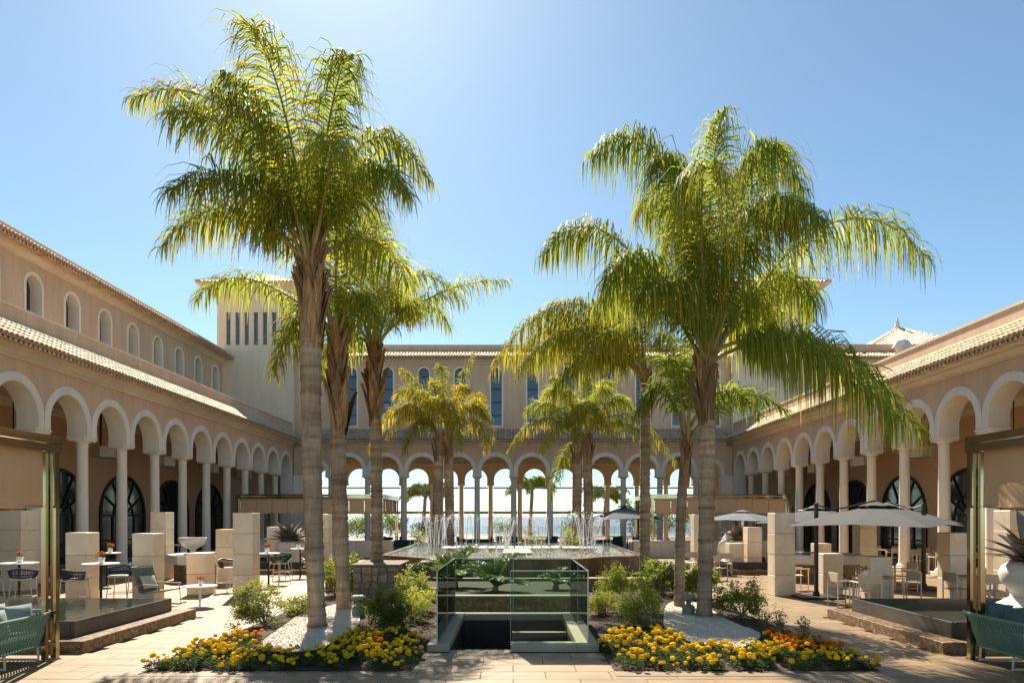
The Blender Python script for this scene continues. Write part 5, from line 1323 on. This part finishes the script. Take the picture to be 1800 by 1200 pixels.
# ------------------------------------------------------------------ umbrellas
def umbrella(label, px, py, cx_, cy_, half, zt, ze, rz, mat_, tilt=0):
    """cantilever parasol: pole at (px,py), square canopy of half width centred at (cx_,cy_)"""
    t = thing('parasol', label, 'parasol', (px,py,0)); dx, dy = cx_-px, cy_-py
    b = MB(); n = 8; vs_ = []; c_, s_ = math.cos(rz), math.sin(rz)
    rings = 5
    for i in range(rings+1):
        f_ = i/rings
        for k in range(8):
            e = [(1,1),(0,1),(-1,1),(-1,0),(-1,-1),(0,-1),(1,-1),(1,0)][k]; sag = 1-.05*math.sin(PI*f_)
            if k % 2: sag *= (1-.05*f_)
            x, y = e[0]*half*f_, e[1]*half*f_; z = zt-(zt-ze)*(f_**1.08)*sag - (.03*f_ if k % 2 == 0 else 0)
            vs_.append((dx+x*c_-y*s_, dy+x*s_+y*c_, z))
    for i in range(rings):
        for k in range(8): b.f.append((i*8+k,i*8+(k+1)%8,(i+1)*8+(k+1)%8,(i+1)*8+k)); b.m.append(0)
    b.v = vs_; can = b.obj('canopy', mat_, t)
    b = MB(); vv = []
    for k in range(8):
        e = [(1,1),(0,1),(-1,1),(-1,0),(-1,-1),(0,-1),(1,-1),(1,0)][k]; x, y = e[0]*.34, e[1]*.34; vv.append((dx+x*c_-y*s_, dy+x*s_+y*c_, zt-.03+(.02 if k%2 else 0)))
    b.add(vv+[(dx,dy,zt+.10)], [(k,(k+1)%8,8) for k in range(8)]); b.obj('vent_cap', mat_, can)
    for k in range(8):
        e = vs_[rings*8+k]; b = MB(); b.tube([(dx,dy,zt-.06),(e[0],e[1],e[2]-.02)], .012, 5); b.obj('rib', M['black'], t)
    b = MB(); b.cbox(-.045,.045,-.045,.045,.06,zt+.06,.006); b.obj('pole', M['black'], t)
    b = MB(); b.tube([(0,0,zt-.0),(dx*.25,dy*.25,zt+.02-.12),(dx*.45,dy*.45,zt-.18+.1),(dx,dy,zt+.12)], .022, 6); b.obj('arm', M['black'], t)
    b = MB(); b.cbox(-.55,.55,-.5,.5,0,.055,.01); b.lathe([(.10,.055),(.08,.18)], 10); b.obj('base_plate', M['black'], t)
    return t
umbrella('grey cantilever parasol nearest us, right, its pole beside the tall pillar', 8.2, 18.9, 9.6, 18.5, 1.68, 2.50, 1.97, rad(45), M['umbrella'])
umbrella('grey cantilever parasol behind on the right, its pole before the arcade', 12.4, 21.1, 11.9, 22.2, 1.6, 2.55, 2.0, rad(40), M['umbrella'])
umbrella('grey cantilever parasol farthest of the three on the right', 10.3, 25.8, 10.8, 24.8, 1.6, 2.50, 1.98, rad(45), M['umbrella'])
umbrella('charcoal parasol in the shade behind the fountain, right of centre', 7.2, 40.2, 6.4, 40.2, 1.7, 2.75, 2.05, rad(10), M['darkcanvas'])
umbrella('charcoal parasol behind the shell planter under the rear pavilion', 11.6, 36.4, 11.8, 36.0, 1.6, 2.45, 2.0, rad(45), M['darkcanvas'])

# ------------------------------------------------------------------ sculptural planters
b = MB(); vs_ = []; nz = 9
for i in range(nz):
    f_ = i/(nz-1); hw = .17*math.sin(PI*min(1,.12+.88*f_)**.8)**.8 if f_ < 1 else .0; z = 1.0*f_; o = .28*f_**2
    for j in range(5):
        q = (j-2)/2; vs_.append((q*max(hw,.004), -o-.05*(1-q*q)*(1-f_), z))
b.add(vs_, [(i*5+j,i*5+j+1,i*5+6+j,i*5+5+j) for i in range(nz-1) for j in range(4)])
b.add([(x,y+.022,z) for x,y,z in vs_], [(i*5+5+j,i*5+6+j,i*5+j+1,i*5+j) for i in range(nz-1) for j in range(4)])
ag_me = b.mesh('metal_leaf', M['agave'], True)
def agave_planter(label, x, y, z0, s_, nl, shell=False, rz=0):
    t = thing('agave_sculpture', label, 'sculpture', (x,y,z0), rz)
    b = MB(); vs_ = []
    prof = [(.55,0),(.72,.06),(.74,.16),(.5,.30),(.36,.40),(.42,.50),(.56,.66),(.60,.82),(.54,.96),(.42,1.04),(.30,1.02)]
    n = 36; tw = 0
    for i, (r, z) in enumerate(prof):
        for k in range(n):
            a = 2*PI*k/n + z*1.1; lob = 1+ (.13*math.cos(3*a) if z < .42 else .035*math.cos(5*a)); vs_.append((r*lob*math.cos(a)*s_, r*lob*math.sin(a)*s_, z*s_))
    b.add(vs_, [(i*n+k,i*n+(k+1)%n,(i+1)*n+(k+1)%n,(i+1)*n+k) for i in range(len(prof)-1) for k in range(n)]); b.obj('white_pot', M['resin'], t, True)
    if shell:
        for k in range(4):
            b = MB(); b.lathe([(.02,-.40),(.30,-.28),(.42,0),(.34,.26),(.05,.42)], 20, sx=1, sy=.35); o = b.obj('shell_lobe', M['resin'], t, True, (-.30-.12*k,.0-.16*k,.95-.10*k)); o.rotation_euler = (0,rad(-14*k-8),rad(25))
    rg = random.Random(int(abs(x*100)))
    for k in range(nl):
        a = k*2.39996; q = k/nl; tl_ = rad(12+62*q)
        o = put('metal_leaf', ag_me, t, (.10*q*math.sin(a)*s_, -.10*q*math.cos(a)*s_, .98*s_), (tl_,0,a), (s_*rg.uniform(.9,1.2),s_,s_*rg.uniform(.8,1.1)*(1.0-.1*q)))
agave_planter('white swirl planter with dark metal agave leaves, cut by the right edge', 10.05, 13.4, .22, 1.08, 24, False, rad(40))
agave_planter('white swirl planter with metal agave leaves left of the tallest palm', -9.0, 28.2, .22, .95, 26)
agave_planter('white shell planter with metal agave leaves behind the right palms', 9.3, 28.9, .22, .95, 20, True)

# garden bollards, spike light
def bollard(label, x, y, s_):
    t = thing('garden_bollard', label, 'bollard', (x,y,.08))
    b = MB(); b.lathe([(.125,0),(.135,.02),(.13,.20),(.10,.23)], 20); b.obj('base', M['bollard'], t)
    b = MB(); b.lathe([(.055,.22),(.055,.36)], 12); b.obj('neck', M['bollard'], t, True)
    b = MB(); b.lathe([(.10,.355),(.15,.37),(.15,.42),(.12,.45)], 20); b.obj('cap', M['bollard'], t)
    for k in range(3):
        a = 2*PI*k/3+.5; b = MB(); b.tube([(.10*math.cos(a),.10*math.sin(a),.22),(.10*math.cos(a),.10*math.sin(a),.36)], .008, 5); b.obj('strut', M['bollard'], t)
bollard('sage green mushroom bollard beside the left palm trunks', -3.28, 14.8, 1); bollard('sage green mushroom bollard between the right palm trunks', 3.74, 14.9, 1)
t = thing('spike_light', 'small ground spike light among the left marigolds', 'light', (-3.66,10.55,.06))
b = MB(); b.tube([(0,0,0),(0,0,.10)], .012, 6); b.obj('spike', M['black'], t); b = MB(); b.lathe([(.03,.10),(.034,.12),(.034,.19),(.028,.20)], 12); b.obj('lamp_head', M['bollard'], t)
b = MB(); b.tube([(-.045,0,.16),(-.05,0,.12),(0,0,.09),(.05,0,.12),(.045,0,.16)], .005, 5); b.obj('bracket', M['black'], t)

# ------------------------------------------------------------------ shaded lounge behind the fountain
def dark_sofa(label, x, y, w_, rz):
    t = thing('lounge_sofa', label, 'sofa', (x,y,0), rz)
    b = MB(); b.cbox(-w_/2,w_/2,-.4,.4,.12,.42,.04); b.obj('seat', M['teal'], t)
    b = MB(); b.cbox(-w_/2,w_/2,.25,.42,.423,.82,.04); b.obj('backrest', M['forest'], t)
    for sx in (-1,1):
        b = MB(); b.cbox(sx*w_/2-.09*(sx>0)+.0,sx*w_/2+.09*(sx<0),-.4,.245,.423,.60,.03); b.obj('armrest', M['forest'], t)
        b = MB(); b.cbox(sx*(w_/2-.1)-.03,sx*(w_/2-.1)+.03,-.3,.3,0,.119,.01); b.obj('leg', M['black'], t)
dark_sofa('dark lounge sofa in the rear shade, leftmost behind the fountain', -6.6, 41.5, 1.9, rad(200))
dark_sofa('dark lounge sofa behind the left palm pair', -2.4, 43.0, 2.2, rad(180))
dark_sofa('dark lounge sofa in the rear shade right of centre', 1.6, 43.0, 2.2, rad(178))
dark_sofa('dark lounge sofa in the rear shade behind the right palm pair', 5.6, 42.0, 2.0, rad(165))
dark_sofa('long dark sofa under the rear right pavilion', 9.6, 39.6, 2.6, rad(180))
def far_chair():
    t = thing('dark_chair', 'x', 'chair')
    for sx in (-1,1):
        for y in (-.2,.2): b = MB(); b.tube([(sx*.22,y,0),(sx*.21,y*.9,.46)], .015, 5); b.obj('leg', M['black'], t)
    b = MB(); b.cbox(-.24,.24,-.23,.23,.46,.51,.01); b.obj('seat', M['forest'], t)
    b = MB(); b.cbox(-.24,.24,.20,.25,.512,.86,.015); b.obj('backrest', M['forest'], t)
    return t
fc = far_chair(); ff = [True]
def fchair(label, x, y, rz, grp):
    if ff[0]: ff[0] = False; fc.location = (x,y,0); fc.rotation_euler = (0,0,rz); fc['label'] = label; fc['group'] = grp
    else: copy_tree(fc, (x,y,0), rz, label, grp)
for k, (x, y, nm) in enumerate(((-8.4,46.2,'far left'),(-4.6,46.4,'left middle'),(-.6,46.8,'central'),(3.2,46.6,'right middle'),(7.6,46.4,'far right'))):
    t = thing('cafe_table', '%s dark cafe table just before the rear arcade' % nm, 'table', (x,y,0))
    b = MB(); b.lathe([(.40,.72),(.42,.73),(.42,.75)], 20); b.obj('table_top', M['black'], t); b = MB(); b.lathe([(.22,0),(.04,.04),(.035,.72)], 12); b.obj('stem', M['black'], t)
    for j in range(4): fchair('dark chair on the %s side of the %s cafe table' % (('right','back','left','front')[j], nm), x+.75*math.cos(PI/2*j+.4), y+.75*math.sin(PI/2*j+.4), PI/2*j+.4-PI/2, 'chairs at the %s cafe table' % nm)
for k, (x, y, lab) in enumerate(((-4.9,36.9,'small lit-green plant at the rear rim of the fountain, left'),(1.0,36.8,'small bushy plant at the rear rim of the fountain, centre'),(2.9,36.8,'small yellowish plant at the rear rim of the fountain, right'))):
    shrub(lab, x, y, .0, .5, 1.35, 500, 140+k, .5, .12)
# seaward terrace: hedge plants and railing
t = thing('terrace_railing', 'glass railing along the seaward terrace beyond the arches', 'railing', (0,83,0))
for k in range(16):
    b = MB(); b.box(-24+3*k+.05,-24+3*k+2.95,-.01,.01,.05,1.05); b.obj('glass_pane', M['glassclear'], t)
    b = MB(); b.box(-24+3*k-.03,-24+3*k+.03,-.03,.03,0,1.1); b.obj('post', M['beige'], t)
for k, (x, y) in enumerate(((-16.5,74),(-13.2,75),(7.5,76),(12.5,73),(15.0,74),(17.5,73))):
    shrub(('green bush on the seaward terrace, first from the left','green bush on the seaward terrace, second from the left','green bush on the seaward terrace, third from the left','green bush on the seaward terrace, third from the right','green bush on the seaward terrace, second from the right','green bush on the seaward terrace, rightmost')[k], x, y, -.03, 1.5, 3.6 if k > 2 else 2.6, 700, 160+k, .1, .28)

for k in range(5):
    x = -18 + 8.4*k + R.uniform(-.8,.8)
    shrub('low clipped bush in the row along the seaward terrace', x, 78.5, -.03, 1.5, 1.5, 420, 190+k, .15, .26, group='low bushes along the seaward terrace')
